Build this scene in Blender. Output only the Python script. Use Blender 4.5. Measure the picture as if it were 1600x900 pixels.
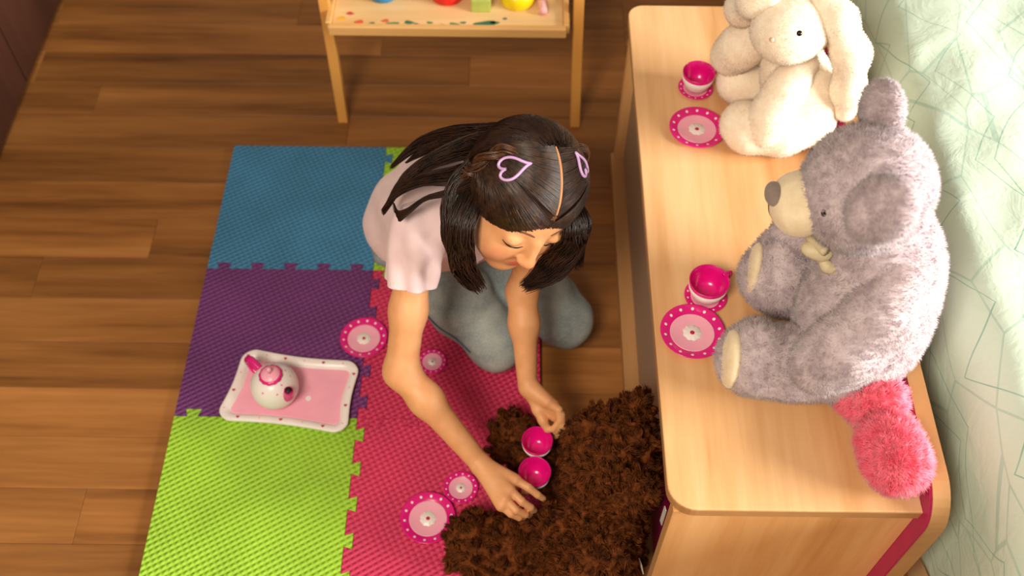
import bpy, bmesh, math
import numpy as np
from mathutils import Vector, Matrix

# ------------------------------------------------------------------ scene, camera, light
for o in list(bpy.data.objects):
    bpy.data.objects.remove(o)
scene = bpy.context.scene
COL = scene.collection
rng = np.random.default_rng(7)

CAM_POS = Vector((0.0, 0.0, 1.6))
PITCH, ROLL, FOCAL_PX = math.radians(54.80), math.radians(0.70), 1621.2
cam_data = bpy.data.cameras.new('camera')
cam = bpy.data.objects.new('camera', cam_data)
COL.objects.link(cam)
_f = Vector((0, math.cos(PITCH), -math.sin(PITCH)))
_r = Vector((1, 0, 0)); _u = _r.cross(_f)
_r2 = _r * math.cos(ROLL) + _u * math.sin(ROLL)
_u2 = -_r * math.sin(ROLL) + _u * math.cos(ROLL)
_m = Matrix((( _r2.x, _u2.x, -_f.x), (_r2.y, _u2.y, -_f.y), (_r2.z, _u2.z, -_f.z))).to_4x4()
_m.translation = CAM_POS
cam.matrix_world = _m
cam_data.sensor_width = 36.0
cam_data.lens = FOCAL_PX / 1600.0 * 36.0
cam_data.clip_start = 0.02
cam_data.dof.use_dof = True
cam_data.dof.focus_distance = 1.38
cam_data.dof.aperture_fstop = 3.6
scene.camera = cam

scene.view_settings.view_transform = 'Standard'
scene.view_settings.look = 'None'
scene.view_settings.gamma = 1.0
scene.view_settings.use_curve_mapping = False
scene.view_settings.exposure = 0.0

world = bpy.data.worlds.new('room_light'); scene.world = world
world.use_nodes = True
_bg = world.node_tree.nodes['Background']
_bg.inputs['Color'].default_value = (1.0, 0.80, 0.58, 1)
_bg.inputs['Strength'].default_value = 0.31

def area_light(name, loc, target, sx, sy, power, color):
    l = bpy.data.lights.new(name, 'AREA'); l.shape = 'RECTANGLE'; l.size = sx; l.size_y = sy
    l.energy = power; l.color = color
    o = bpy.data.objects.new(name, l); COL.objects.link(o)
    o.location = loc
    o.rotation_euler = (Vector(target) - Vector(loc)).to_track_quat('-Z', 'Y').to_euler()
    return o
# daylight from the window beyond the bed, and the room's ceiling lamp
area_light('window_daylight', (4.1, -0.25, 1.75), (0.40, 0.75, 0.50), 2.4, 1.8, 640, (1.0, 0.95, 0.86))
area_light('ceiling_lamp_light', (-0.60, -0.45, 2.1), (-0.2, 0.6, 0.0), 0.6, 0.6, 42, (1.0, 0.86, 0.68))

# ------------------------------------------------------------------ helpers
def lin(c):
    c = [x / 255.0 for x in c]
    return tuple(x / 12.92 if x <= 0.04045 else ((x + 0.055) / 1.055) ** 2.4 for x in c)
def rgba(c): return (*lin(c), 1.0)

class NT:
    def __init__(s, name):
        s.m = bpy.data.materials.new(name); s.m.use_nodes = True
        s.t = s.m.node_tree; s.b = s.t.nodes['Principled BSDF']
    def n(s, kind, **kw):
        x = s.t.nodes.new(kind)
        for k, v in kw.items(): setattr(x, k, v)
        return x
    def l(s, a, b): s.t.links.new(a, b)
    def math(s, op, a, b=None, c=None):
        x = s.n('ShaderNodeMath', operation=op)
        for i, v in enumerate((a, b, c)):
            if v is None: continue
            if isinstance(v, (int, float)): x.inputs[i].default_value = v
            else: s.l(v, x.inputs[i])
        return x.outputs[0]
    def coords(s, scale=(1, 1, 1), rot=(0, 0, 0), kind='Object'):
        tc = s.n('ShaderNodeTexCoord'); mp = s.n('ShaderNodeMapping')
        mp.inputs['Scale'].default_value = scale; mp.inputs['Rotation'].default_value = rot
        s.l(tc.outputs[kind], mp.inputs['Vector']); return mp.outputs[0]
    def noise(s, vec, scale, detail=3, rough=0.5, dist=0.0):
        x = s.n('ShaderNodeTexNoise'); s.l(vec, x.inputs['Vector'])
        x.inputs['Scale'].default_value = scale; x.inputs['Detail'].default_value = detail
        x.inputs['Roughness'].default_value = rough; x.inputs['Distortion'].default_value = dist
        return x.outputs['Fac']
    def ramp(s, fac, stops):
        x = s.n('ShaderNodeValToRGB'); e = x.color_ramp.elements
        while len(e) < len(stops): e.new(0.5)
        for i, (p, c) in enumerate(stops): e[i].position = p; e[i].color = rgba(c)
        s.l(fac, x.inputs[0]); return x.outputs[0]
    def mix(s, fac, a, b, mode='MIX'):
        x = s.n('ShaderNodeMix', data_type='RGBA', blend_type=mode)
        for i, v in ((0, fac), (6, a), (7, b)):
            if isinstance(v, (int, float)): x.inputs[i].default_value = v
            elif isinstance(v, tuple): x.inputs[i].default_value = v
            else: s.l(v, x.inputs[i])
        return x.outputs[2]
    def bump(s, h, strength, dist):
        x = s.n('ShaderNodeBump'); x.inputs['Strength'].default_value = strength
        x.inputs['Distance'].default_value = dist
        s.l(h, x.inputs['Height']); s.l(x.outputs[0], s.b.inputs['Normal'])
    def base(s, c):
        if isinstance(c, tuple): s.b.inputs['Base Color'].default_value = c
        else: s.l(c, s.b.inputs['Base Color'])
    def p(s, **kw):
        for k, v in kw.items(): s.b.inputs[k.replace('_', ' ')].default_value = v
        return s.m

def plain(name, c, rough=0.5, var=0.06, scale=30, **kw):
    """a colour with a slight procedural variation"""
    n = NT(name); v = n.noise(n.coords(), scale, 3)
    lo = tuple(max(0, x * (1 - var)) for x in c); hi = tuple(min(255, x * (1 + var)) for x in c)
    n.base(n.ramp(v, [(0.3, lo), (0.7, hi)])); return n.p(Roughness=rough, **kw)

def wood(name, stops, axis='Y', rough=0.45, fine=55, bands=7, random_tone=0.0, bump=0.15, spec=0.5):
    n = NT(name)
    sc = {'X': (0.07, 1, 1), 'Y': (1, 0.07, 1), 'Z': (1, 1, 0.07)}[axis]
    v = n.coords(sc)
    if random_tone:
        oi = n.n('ShaderNodeObjectInfo'); add = n.n('ShaderNodeVectorMath', operation='ADD')
        cmb = n.n('ShaderNodeCombineXYZ'); s7 = n.math('MULTIPLY', oi.outputs['Random'], 37.0)
        for i in range(3): n.l(s7, cmb.inputs[i])
        n.l(v, add.inputs[0]); n.l(cmb.outputs[0], add.inputs[1]); v = add.outputs[0]
    a = n.noise(v, bands, 4, 0.55, 0.6); b = n.noise(v, fine, 3, 0.6)
    f = n.math('ADD', n.math('MULTIPLY', a, 0.72), n.math('MULTIPLY', b, 0.28))
    c = n.ramp(f, stops)
    if random_tone:
        k = n.math('ADD', n.math('MULTIPLY', oi.outputs['Random'], random_tone), 1 - random_tone * 0.5)
        hs = n.n('ShaderNodeHueSaturation'); n.l(k, hs.inputs['Value']); n.l(c, hs.inputs['Color']); c = hs.outputs[0]
    n.base(c)
    if bump: n.bump(f, bump, 0.002)
    n.b.inputs['Specular IOR Level'].default_value = spec
    return n.p(Roughness=rough)

def tag(o, label=None, category=None, group=None, kind=None):
    if label: o['label'] = label
    if category: o['category'] = category
    if group: o['group'] = group
    if kind: o['kind'] = kind
    return o
def empty(name, loc, label, category, group=None):
    o = bpy.data.objects.new(name, None); COL.objects.link(o); o.location = loc
    o.empty_display_size = 0.02
    return tag(o, label, category, group)

def mesh_from(name, V, faces):
    """faces: list of int arrays (n,3) / (n,4), or list of index lists"""
    me = bpy.data.meshes.new(name)
    if isinstance(faces, list) and faces and isinstance(faces[0], np.ndarray):
        V = np.asarray(V, np.float32)
        loops = np.concatenate([f.ravel() for f in faces]).astype(np.int32)
        tot = np.concatenate([np.full(len(f), f.shape[1]) for f in faces]).astype(np.int32)
        st = np.concatenate([[0], np.cumsum(tot)[:-1]]).astype(np.int32)
        me.vertices.add(len(V)); me.vertices.foreach_set('co', V.ravel())
        me.loops.add(len(loops)); me.loops.foreach_set('vertex_index', loops)
        me.polygons.add(len(tot)); me.polygons.foreach_set('loop_start', st)
        me.polygons.foreach_set('loop_total', tot)
        me.update(calc_edges=True); me.validate()
    else:
        me.from_pydata([tuple(v) for v in V], [], faces); me.update()
    return me
def put(name, me, mat, parent=None, smooth=True, loc=None, rot=None):
    """links one mesh object; with a parent the vertices are taken as world coordinates unless loc is given"""
    o = bpy.data.objects.new(name, me); COL.objects.link(o)
    if mat is not None and len(me.materials) == 0: me.materials.append(mat)
    if smooth: me.polygons.foreach_set('use_smooth', np.ones(len(me.polygons), bool))
    if parent is not None:
        o.parent = parent
        if loc is None:
            c = abs_loc(parent); o.location = (-c[0], -c[1], -c[2])
            if rot is None: return recenter(o, me)
        else: o.location = loc
    elif loc is not None: o.location = loc
    if rot is not None: o.rotation_euler = rot
    if parent is None and loc is None and rot is None: recenter(o, me)
    return o
def abs_loc(o):
    l = Vector(o.location)
    return l if o.parent is None else l + abs_loc(o.parent)
def recenter(o, me):
    """moves the object's origin to its own base centre"""
    n = len(me.vertices)
    if n == 0: return o
    co = np.empty(n * 3, np.float32); me.vertices.foreach_get('co', co); co = co.reshape(-1, 3)
    c = np.array([(co[:, 0].min() + co[:, 0].max()) / 2, (co[:, 1].min() + co[:, 1].max()) / 2, co[:, 2].min()], np.float32)
    me.vertices.foreach_set('co', (co - c).ravel()); me.update()
    o.location = Vector(o.location) + Vector([float(x) for x in c])
    return o

def bm_mesh(name, bm):
    me = bpy.data.meshes.new(name); bm.normal_update(); bm.to_mesh(me); bm.free(); return me
def box_bm(lo, hi, bevel=0.0, seg=2, bm=None):
    b = bmesh.new()
    bmesh.ops.create_cube(b, size=1.0)
    for v in b.verts:
        v.co = Vector([(lo[i] + hi[i]) / 2 + v.co[i] * (hi[i] - lo[i]) for i in range(3)])
    if bevel: bmesh.ops.bevel(b, geom=list(b.edges), offset=bevel, segments=seg, affect='EDGES', profile=0.7)
    if bm is None: return b
    me = bm_mesh('t', b); bm.from_mesh(me); bpy.data.meshes.remove(me); return bm
def box(name, lo, hi, mat, parent=None, bevel=0.002, seg=2):
    return put(name, bm_mesh(name, box_bm(lo, hi, bevel, seg)), mat, parent, smooth=False)
def prism(name, pts, z0, z1, mat, parent=None, bevel=0.0, seg=2, smooth=False):
    """polygon outline (x, y) raised from z0 to z1, top edge bevelled"""
    bm = bmesh.new()
    f = bm.faces.new([bm.verts.new((p[0], p[1], z0)) for p in pts])
    bm.normal_update()
    if f.normal.z > 0: f.normal_flip()
    r = bmesh.ops.extrude_face_region(bm, geom=[f])
    top = [g for g in r['geom'] if isinstance(g, bmesh.types.BMVert)]
    for v in top: v.co.z = z1
    if bevel:
        s = set(top)
        ed = [e for e in bm.edges if e.verts[0] in s and e.verts[1] in s]
        bmesh.ops.bevel(bm, geom=ed, offset=bevel, segments=seg, affect='EDGES', profile=0.6)
    bmesh.ops.recalc_face_normals(bm, faces=bm.faces)
    bmesh.ops.triangulate(bm, faces=[f for f in bm.faces if len(f.verts) > 4], ngon_method='EAR_CLIP')
    return put(name, bm_mesh(name, bm), mat, parent, smooth=smooth)
def lathe(name, prof, c, mat, parent=None, seg=40, axis=None, scallop=None):
    """profile (r, h) turned about an axis through c"""
    V = []; F = []
    n = len(prof)
    for i in range(seg):
        a = 2 * math.pi * i / seg
        k = 1.0
        for r, h in prof:
            rr = r if scallop is None else r + scallop(a, r)
            V.append((rr * math.cos(a), rr * math.sin(a), h))
    for i in range(seg):
        j = (i + 1) % seg
        for k in range(n - 1):
            F.append([i * n + k, j * n + k, j * n + k + 1, i * n + k + 1])
    if prof[0][0] > 1e-6: F.append([i * n for i in range(seg)][::-1])
    if prof[-1][0] > 1e-6: F.append([i * n + n - 1 for i in range(seg)])
    V = np.array(V)
    if axis is not None:
        q = Vector((0, 0, 1)).rotation_difference(Vector(axis)).to_matrix()
        V = V @ np.array(q).T
    V = V + np.array(c)
    me = mesh_from(name, V, F)
    bm = bmesh.new(); bm.from_mesh(me); bmesh.ops.remove_doubles(bm, verts=bm.verts, dist=1e-5)
    bmesh.ops.recalc_face_normals(bm, faces=bm.faces); bm.to_mesh(me); bm.free()
    return put(name, me, mat, parent)
def spline(pts, n, closed=False):
    """Catmull-Rom through pts (rows of any width)"""
    P = np.asarray(pts, float); m = len(P)
    if closed: Q = np.vstack([P[-1], P, P[0], P[1]]); s = m
    else: Q = np.vstack([2 * P[0] - P[1], P, 2 * P[-1] - P[-2]]); s = m - 1
    t = np.linspace(0, s, n, endpoint=not closed); i = np.minimum(t.astype(int), s - 1); u = (t - i)[:, None]
    a, b, c, d = Q[i], Q[i + 1], Q[i + 2], Q[i + 3]
    return 0.5 * (2 * b + (c - a) * u + (2 * a - 5 * b + 4 * c - d) * u ** 2 + (3 * b - a - 3 * c + d) * u ** 3)
def tubes_arrays(P, R, sides=3):
    """P (n, m, 3) paths, R (n, m) radii -> vertices, quads of n tubes"""
    P = np.asarray(P, float); n, m, _ = P.shape
    T = np.gradient(P, axis=1); T /= np.linalg.norm(T, axis=2, keepdims=True) + 1e-9
    ref = np.where(np.abs(T[:, :1, 2:3]) > 0.9, np.array([1.0, 0, 0]), np.array([0, 0, 1.0]))
    A = np.cross(T, np.broadcast_to(ref, T.shape)); A /= np.linalg.norm(A, axis=2, keepdims=True) + 1e-9
    B = np.cross(T, A)
    ang = np.arange(sides) * 2 * np.pi / sides
    V = P[:, :, None] + (A[:, :, None] * np.cos(ang)[:, None] + B[:, :, None] * np.sin(ang)[:, None]) * np.asarray(R)[:, :, None, None]
    idx = np.arange(n * m * sides).reshape(n, m, sides); nx = np.roll(idx, -1, axis=2)
    Q = np.stack([idx[:, :-1], idx[:, 1:], nx[:, 1:], nx[:, :-1]], -1).reshape(-1, 4)
    return V.reshape(-1, 3), Q
def tube(name, pts, r, mat, parent=None, sides=8, n=None, closed=False):
    P = spline(pts, n or len(pts) * 6, closed)
    if closed: P = np.vstack([P, P[:1]])
    R = np.full(len(P), r) if np.isscalar(r) else np.interp(np.linspace(0, 1, len(P)), np.linspace(0, 1, len(r)), r)
    V, Q = tubes_arrays(P[None], R[None], sides)
    V = list(map(tuple, V)); F = [list(q) for q in Q.tolist()]
    if not closed:
        F.append(list(range(sides))); F.append(list(range(len(V) - sides, len(V)))[::-1])
    me = mesh_from(name, V, F)
    bm = bmesh.new(); bm.from_mesh(me)
    if closed: bmesh.ops.remove_doubles(bm, verts=bm.verts, dist=1e-5)
    bmesh.ops.recalc_face_normals(bm, faces=bm.faces); bm.to_mesh(me); bm.free()
    return put(name, me, mat, parent)

# ---- blended solids: distance fields meshed with surface nets
def _v(x): return np.asarray(x, np.float32)
class Solid:
    def __init__(s): s.ops = []
    def cap(s, a, b, ra, rb=None, k=0.01):
        a, b = _v(a), _v(b); rb = ra if rb is None else rb
        s.ops.append(('c', 1, (a, b, ra, rb), k, np.minimum(a - ra, b - rb), np.maximum(a + ra, b + rb))); return s
    def chain(s, pts, rs, k=0.01):
        for i in range(len(pts) - 1): s.cap(pts[i], pts[i + 1], rs[i], rs[i + 1], k)
        return s
    def ell(s, c, r, axes=None, k=0.01, sign=1):
        c, r = _v(c), _v(r) * np.ones(3, np.float32); A = np.eye(3, dtype=np.float32) if axes is None else _v(axes)
        e = np.sqrt(((A * r[:, None]) ** 2).sum(0))
        s.ops.append(('e', sign, (c, r, A), k, c - e, c + e)); return s
    def dent(s, c, r, axes=None, k=0.01): return s.ell(c, r, axes, k, -1)
    def carve(s, a, b, ra, rb=None, k=0.002):
        s.cap(a, b, ra, rb, k); o = s.ops[-1]; s.ops[-1] = (o[0], -1) + o[2:]; return s
    def cut(s, p, n, k=0.0):
        n = _v(n); s.ops.append(('p', -1, (_v(p), n / np.linalg.norm(n)), k, None, None)); return s
    def mesh(s, h):
        pos = [o for o in s.ops if o[1] == 1]
        lo = np.min([o[4] for o in pos], 0) - 4 * h; hi = np.max([o[5] for o in pos], 0) + 4 * h
        N = np.ceil((hi - lo) / h).astype(int) + 1
        ax = [(lo[i] + h * np.arange(N[i])).astype(np.float32) for i in range(3)]
        f = np.full(N, 0.5, np.float32)
        for kind, sign, a, k, l, u in s.ops:
            if l is None: sl = (slice(None),) * 3
            else:
                m = 3 * h + k
                i0 = np.maximum(np.floor((l - m - lo) / h).astype(int), 0); i1 = np.minimum(np.ceil((u + m - lo) / h).astype(int) + 1, N)
                if np.any(i1 <= i0): continue
                sl = tuple(slice(i0[i], i1[i]) for i in range(3))
            X, Y, Z = ax[0][sl[0]][:, None, None], ax[1][sl[1]][None, :, None], ax[2][sl[2]][None, None, :]
            if kind == 'c':
                A, B, ra, rb = a; d = B - A; L2 = float(d @ d) + 1e-12
                t = np.clip(((X - A[0]) * d[0] + (Y - A[1]) * d[1] + (Z - A[2]) * d[2]) / L2, 0, 1)
                D = np.sqrt((X - A[0] - t * d[0]) ** 2 + (Y - A[1] - t * d[1]) ** 2 + (Z - A[2] - t * d[2]) ** 2) - (ra + (rb - ra) * t)
            elif kind == 'e':
                c, r, M = a
                q = [((X - c[0]) * M[i, 0] + (Y - c[1]) * M[i, 1] + (Z - c[2]) * M[i, 2]) / r[i] for i in range(3)]
                k0 = np.sqrt(q[0] ** 2 + q[1] ** 2 + q[2] ** 2)
                k1 = np.sqrt((q[0] / r[0]) ** 2 + (q[1] / r[1]) ** 2 + (q[2] / r[2]) ** 2)
                D = k0 * (k0 - 1) / (k1 + 1e-9)
            else:
                p, n = a; D = -((X - p[0]) * n[0] + (Y - p[1]) * n[1] + (Z - p[2]) * n[2])
            g = f[sl]
            if sign == 1:
                hh = np.maximum(k - np.abs(g - D), 0) / k if k else 0
                f[sl] = np.minimum(g, D) - (hh * hh * k * 0.25 if k else 0)
            else:
                hh = np.maximum(k - np.abs(g + D), 0) / k if k else 0
                f[sl] = np.maximum(g, -D) + (hh * hh * k * 0.25 if k else 0)
        return surface_nets(f, lo, h)
def surface_nets(f, lo, h):
    ins = f < 0
    c = [slice(None, -1), slice(1, None)]
    cnt = np.zeros([n - 1 for n in f.shape], np.int8)
    for i in (0, 1):
        for j in (0, 1):
            for k in (0, 1): cnt += ins[c[i], c[j], c[k]]
    act = np.argwhere((cnt > 0) & (cnt < 8))
    ids = np.full(cnt.shape, -1, np.int64); ids[tuple(act.T)] = np.arange(len(act))
    off = np.array([(i, j, k) for i in (0, 1) for j in (0, 1) for k in (0, 1)])
    val = np.stack([f[tuple((act + o).T)] for o in off], 1)
    S = np.zeros((len(act), 3)); n = np.zeros((len(act), 1))
    for a in range(8):
        for b in range(a + 1, 8):
            if np.abs(off[a] - off[b]).sum() != 1: continue
            m = (val[:, a] < 0) != (val[:, b] < 0)
            t = np.where(m, val[:, a] / (val[:, a] - val[:, b] + 1e-12), 0)[:, None]
            S += m[:, None] * (off[a] + t * (off[b] - off[a])); n += m[:, None]
    V = lo + h * (act + S / n)
    Q = []
    for ax in range(3):
        o1, o2 = [np.eye(3, dtype=int)[(ax + 1) % 3], np.eye(3, dtype=int)[(ax + 2) % 3]]
        e = np.eye(3, dtype=int)[ax]
        s0 = [slice(1, -1)] * 3; s0[ax] = slice(0, -1); s1 = [slice(1, -1)] * 3; s1[ax] = slice(1, None)
        A, B = ins[tuple(s0)], ins[tuple(s1)]
        base = np.array([1, 1, 1]); base[ax] = 0
        for m, flip in ((A & ~B, False), (~A & B, True)):
            p = np.argwhere(m) + base
            q = [ids[tuple((p - o).T)] for o in (0 * e, o1, o1 + o2, o2)]
            q = np.stack(q if not flip else q[::-1], 1); Q.append(q)
    return V, np.concatenate(Q)
def normals(V, Q):
    N = np.zeros_like(V); n = np.cross(V[Q[:, 2]] - V[Q[:, 0]], V[Q[:, 3]] - V[Q[:, 1]])
    for i in range(4): np.add.at(N, Q[:, i], n)
    return N / (np.linalg.norm(N, axis=1, keepdims=True) + 1e-12)
def smooth_mesh(V, Q, it=2):
    e = np.concatenate([Q[:, [0, 1]], Q[:, [1, 2]], Q[:, [2, 3]], Q[:, [3, 0]]])
    for _ in range(it):
        S = np.zeros_like(V); c = np.zeros((len(V), 1))
        np.add.at(S, e[:, 0], V[e[:, 1]]); np.add.at(c, e[:, 0], 1)
        np.add.at(S, e[:, 1], V[e[:, 0]]); np.add.at(c, e[:, 1], 1)
        V = 0.5 * V + 0.5 * S / np.maximum(c, 1)
    return V
def waves(P, freq, seed, n=14):
    """smooth pseudo-noise in about -1..1"""
    r = np.random.default_rng(seed); K = r.normal(size=(n, 3)) * freq; ph = r.uniform(0, 6.28, n)
    return np.sin(P @ K.T + ph).sum(1) / math.sqrt(n) * 0.8
def fur(V, Q, count, length, width, seed=1, lean=(0, 0, 0), mess=0.5, segs=1, curl=0.0, keep=None, clump=0.0, tufts=0, gather=0.6):
    """count small tapered hairs growing out of a surface"""
    r = np.random.default_rng(seed)
    N = normals(V, Q)
    ar = np.linalg.norm(np.cross(V[Q[:, 2]] - V[Q[:, 0]], V[Q[:, 3]] - V[Q[:, 1]]), axis=1)
    fi = r.choice(len(Q), count, p=ar / ar.sum())
    u, w = r.random((2, count, 1))
    q = Q[fi]
    mixv = lambda A: (A[q[:, 0]] * (1 - u) + A[q[:, 1]] * u) * (1 - w) + (A[q[:, 3]] * (1 - u) + A[q[:, 2]] * u) * w
    P, M = mixv(V), mixv(N)
    if keep is not None:
        k = keep(P); P, M = P[k], M[k]; count = len(P)
    M /= np.linalg.norm(M, axis=1, keepdims=True)
    D = M + np.asarray(lean) + r.normal(size=(count, 3)) * mess * 0.5
    if clump:
        D += clump * np.stack([waves(P, 160, seed + 11 + i) for i in range(3)], 1)
    D /= np.linalg.norm(D, axis=1, keepdims=True)
    L = length * r.uniform(0.55, 1.2, (count, 1))
    T = np.cross(D, r.normal(size=(count, 3))); T /= np.linalg.norm(T, axis=1, keepdims=True) + 1e-9
    B = np.cross(D, T)
    P = P - M * 0.0012
    if tufts:
        ci = r.choice(count, tufts, replace=False); C = P[ci]; near = np.empty(count, int)
        for a in range(0, count, 4000):
            q_ = P[a:a + 4000]
            near[a:a + 4000] = ((q_ ** 2).sum(1)[:, None] - 2 * q_ @ C.T + (C ** 2).sum(1)[None]).argmin(1)
        CD = M[ci] + r.normal(size=(tufts, 3)) * 0.45; CD /= np.linalg.norm(CD, axis=1, keepdims=True)
        tip = C[near] + CD[near] * length * r.uniform(0.7, 1.15, tufts)[near][:, None]
        D = (P + L * D) * (1 - gather) + tip * gather - P; L = np.linalg.norm(D, axis=1, keepdims=True); D = D / L
        T = r.normal(size=(tufts, 3))[near]; T = np.cross(D, T); T /= np.linalg.norm(T, axis=1, keepdims=True) + 1e-9; B = np.cross(D, T)
    rings = [P + L * D * (i / segs) + (curl * L * T * math.sin(2.2 * i / segs) if curl else 0) for i in range(segs + 1)]
    VV = []; FF = []
    ang = [0, 2.094, 4.189]
    for i in range(segs):
        w_ = width * (1 - 0.45 * i / max(segs, 1))
        for a in ang: VV.append(rings[i] + w_ * (math.cos(a) * T + math.sin(a) * B))
    VV.append(rings[segs])
    nv = len(VV); VV = np.stack(VV, 1).reshape(-1, 3)
    b = np.arange(count)[:, None] * nv
    tris = []; quads = []
    for i in range(segs - 1):
        for a in range(3):
            c = (a + 1) % 3; quads.append(b + [[3 * i + a, 3 * i + c, 3 * i + 3 + c, 3 * i + 3 + a]])
    for a in range(3):
        c = (a + 1) % 3; tris.append(b + [[3 * (segs - 1) + a, 3 * (segs - 1) + c, nv - 1]])
    return VV, np.concatenate(tris), (np.concatenate(quads) if quads else np.zeros((0, 4), int))
def plush(name, solid, h, mat, parent, count=0, length=0.006, width=0.0006, displace=0.0, freq=90, seed=1, sm=1, keep=None, rest=None, **kw):
    V, Q = solid.mesh(h); V = smooth_mesh(V, Q, sm)
    if displace: V = V + normals(V, Q) * (displace * (waves(V, freq, seed + 5) + 0.6 * waves(V, freq * 2.8, seed + 6)))[:, None]
    F = [Q]; VV = V
    if count:
        fv, ft, fq = fur(V, Q, count, length, width, seed, keep=keep, **kw)
        F = [Q, fq + len(V), ft + len(V)]; VV = np.concatenate([V, fv])
    F = [x for x in F if len(x)]
    if rest is not None: VV[:, 2] = np.maximum(VV[:, 2], rest)
    return put(name, mesh_from(name, VV, F), mat, parent)
def solid_part(name, solid, h, mat, parent, sm=2):
    V, Q = solid.mesh(h); V = smooth_mesh(V, Q, sm)
    return put(name, mesh_from(name, V, [Q]), mat, parent)

# ------------------------------------------------------------------ materials of the room
M_plank = wood('walnut_laminate', [(0.30, (88, 54, 24)), (0.44, (134, 86, 42)), (0.58, (157, 104, 54)), (0.75, (178, 124, 70))], 'X', 0.45, 80, 13, 0.42, 0.1, 0.3)
M_joint = plain('floor_joint', (58, 34, 16), 0.8)
M_beech = wood('beech_laminate', [(0.30, (186, 130, 80)), (0.42, (212, 160, 108)), (0.55, (226, 180, 130)), (0.72, (234, 197, 152))], 'Y', 0.4, 60, 9, 0, 0.04)
M_beech_v = wood('beech_laminate_upright', [(0.30, (190, 130, 74)), (0.42, (214, 158, 100)), (0.55, (230, 180, 122)), (0.72, (240, 198, 146))], 'Z', 0.4, 60, 9, 0, 0.04)
M_edge = wood('edge_band', [(0.3, (168, 122, 74)), (0.7, (190, 144, 94))], 'Y', 0.5, 60, 8, 0, 0.0)
M_beech_shaded = wood('shaded_beech_panel', [(0.3, (150, 124, 104)), (0.7, (170, 144, 122))], 'Y', 0.5, 40, 5, 0, 0.0)  # bench front wood, with the shade under the seat put into its colour
M_magenta_board = plain('magenta_laminate', (172, 14, 86), 0.4, 0.04)
M_pine = wood('easel_pine', [(0.25, (196, 142, 76)), (0.5, (220, 170, 104)), (0.8, (236, 192, 128))], 'X', 0.5, 40, 7, 0, 0.05)
M_pine_leg = wood('easel_pine_leg', [(0.25, (196, 132, 58)), (0.5, (216, 154, 74)), (0.8, (230, 174, 94))], 'Z', 0.5, 40, 7, 0, 0.05)
M_dark = wood('dark_wardrobe_wood', [(0.25, (44, 22, 15)), (0.5, (64, 34, 24)), (0.8, (84, 48, 35))], 'Z', 0.5, 35, 9, 0, 0.05)

# ------------------------------------------------------------------ floor
floor = tag(box('floor', (-2.0, -0.5, -0.03), (1.7, 3.2, -0.0085), M_joint, None, 0.0), kind='structure')
PW = 0.0955
plank_meshes = {}
def plank_mesh(L):
    if L not in plank_meshes:
        me = bm_mesh('plank', box_bm((-L / 2 + 0.0002, -PW / 2 + 0.0002, -0.0085), (L / 2 - 0.0002, PW / 2 - 0.0002, 0.0), 0.0006, 1))
        me.materials.append(M_plank); plank_meshes[L] = me
    return plank_meshes[L]
_c = abs_loc(floor)
row = 0
for k in range(-20, 18):
    y = 1.476 + (k + 0.5) * PW
    if y > 3.15 or y < -0.45: continue
    x = -2.0 + rng.uniform(-0.4, 0.0)
    x = max(x, -2.0)
    first = True
    while x < 1.65:
        L = float(rng.choice([0.55, 0.75, 0.95, 1.15]))
        if first: L = float(rng.choice([0.35, 0.55, 0.75, 0.95])); first = False
        if x + L > 1.7: L = round((1.7 - x) * 20) / 20
        if L < 0.1: break
        put('plank', plank_mesh(L), M_plank, floor, smooth=False, loc=(x + L / 2 - _c[0], y - _c[1], -_c[2]))
        x += L

# ------------------------------------------------------------------ dark wardrobe at the edge of the floor
wx, wy0, wy1 = -1.055, 0.95, 2.35
wd = empty('wardrobe', (wx - 0.25, (wy0 + wy1) / 2, 0), 'dark brown wooden wardrobe standing at the edge of the plank floor', 'wardrobe')
box('body', (wx - 0.5, wy0, 0.05), (wx - 0.02, wy1, 1.15), M_dark, wd, 0.003)
box('plinth', (wx - 0.5, wy0 + 0.01, 0.0), (wx - 0.015, wy1 - 0.01, 0.05), M_dark, wd, 0.002)
for a, b in ((wy0 + 0.004, (wy0 + wy1) / 2 - 0.002), ((wy0 + wy1) / 2 + 0.002, wy1 - 0.004)):
    d = box('door', (wx - 0.0198, a, 0.012), (wx, b, 1.145), M_dark, wd, 0.003)
    yh = b - 0.05 if a < 1.2 else a + 0.05
    tube('handle', [(wx, yh, 0.62), (wx + 0.025, yh, 0.63), (wx + 0.025, yh, 0.74), (wx, yh, 0.75)], 0.005, plain('handle_metal', (120, 110, 100), 0.3, Metallic=1.0) if a < 1.2 else bpy.data.materials['handle_metal'], d)

# ------------------------------------------------------------------ foam puzzle mat
def foam(name, c):
    n = NT(name); v = n.coords()
    sep = n.n('ShaderNodeSeparateXYZ'); n.l(v, sep.inputs[0]); X, Y = sep.outputs[0], sep.outputs[1]
    # small raised lozenges in diagonal rows
    def wave(ax, ay, per): return n.math('SINE', n.math('MULTIPLY', n.math('ADD', n.math('MULTIPLY', X, ax), n.math('MULTIPLY', Y, ay)), 2 * math.pi / per))
    a = n.math('ADD', wave(-0.52, 0.85, 0.0088), 1.0); b = n.math('ADD', wave(0.90, 0.44, 0.0100), 1.0)
    h = n.math('MULTIPLY', n.math('MULTIPLY', a, n.math('ADD', n.math('MULTIPLY', b, 0.7), 0.6)), 0.25)
    g = n.noise(v, 260, 2)
    h2 = n.math('ADD', h, n.math('MULTIPLY', g, 0.15))
    w = n.noise(v, 9, 3)
    lo = tuple(x * 0.93 for x in c); hi = tuple(min(255, x * 1.05) for x in c)
    n.base(n.ramp(w, [(0.3, lo), (0.7, hi)])); n.bump(h2, 1.0, 0.0026)
    return n.p(Roughness=0.62)
S, MX, MY, MT, TABD, NT_ = 0.315, -0.578, 1.4723, 0.013, 0.0142, 5
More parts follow.
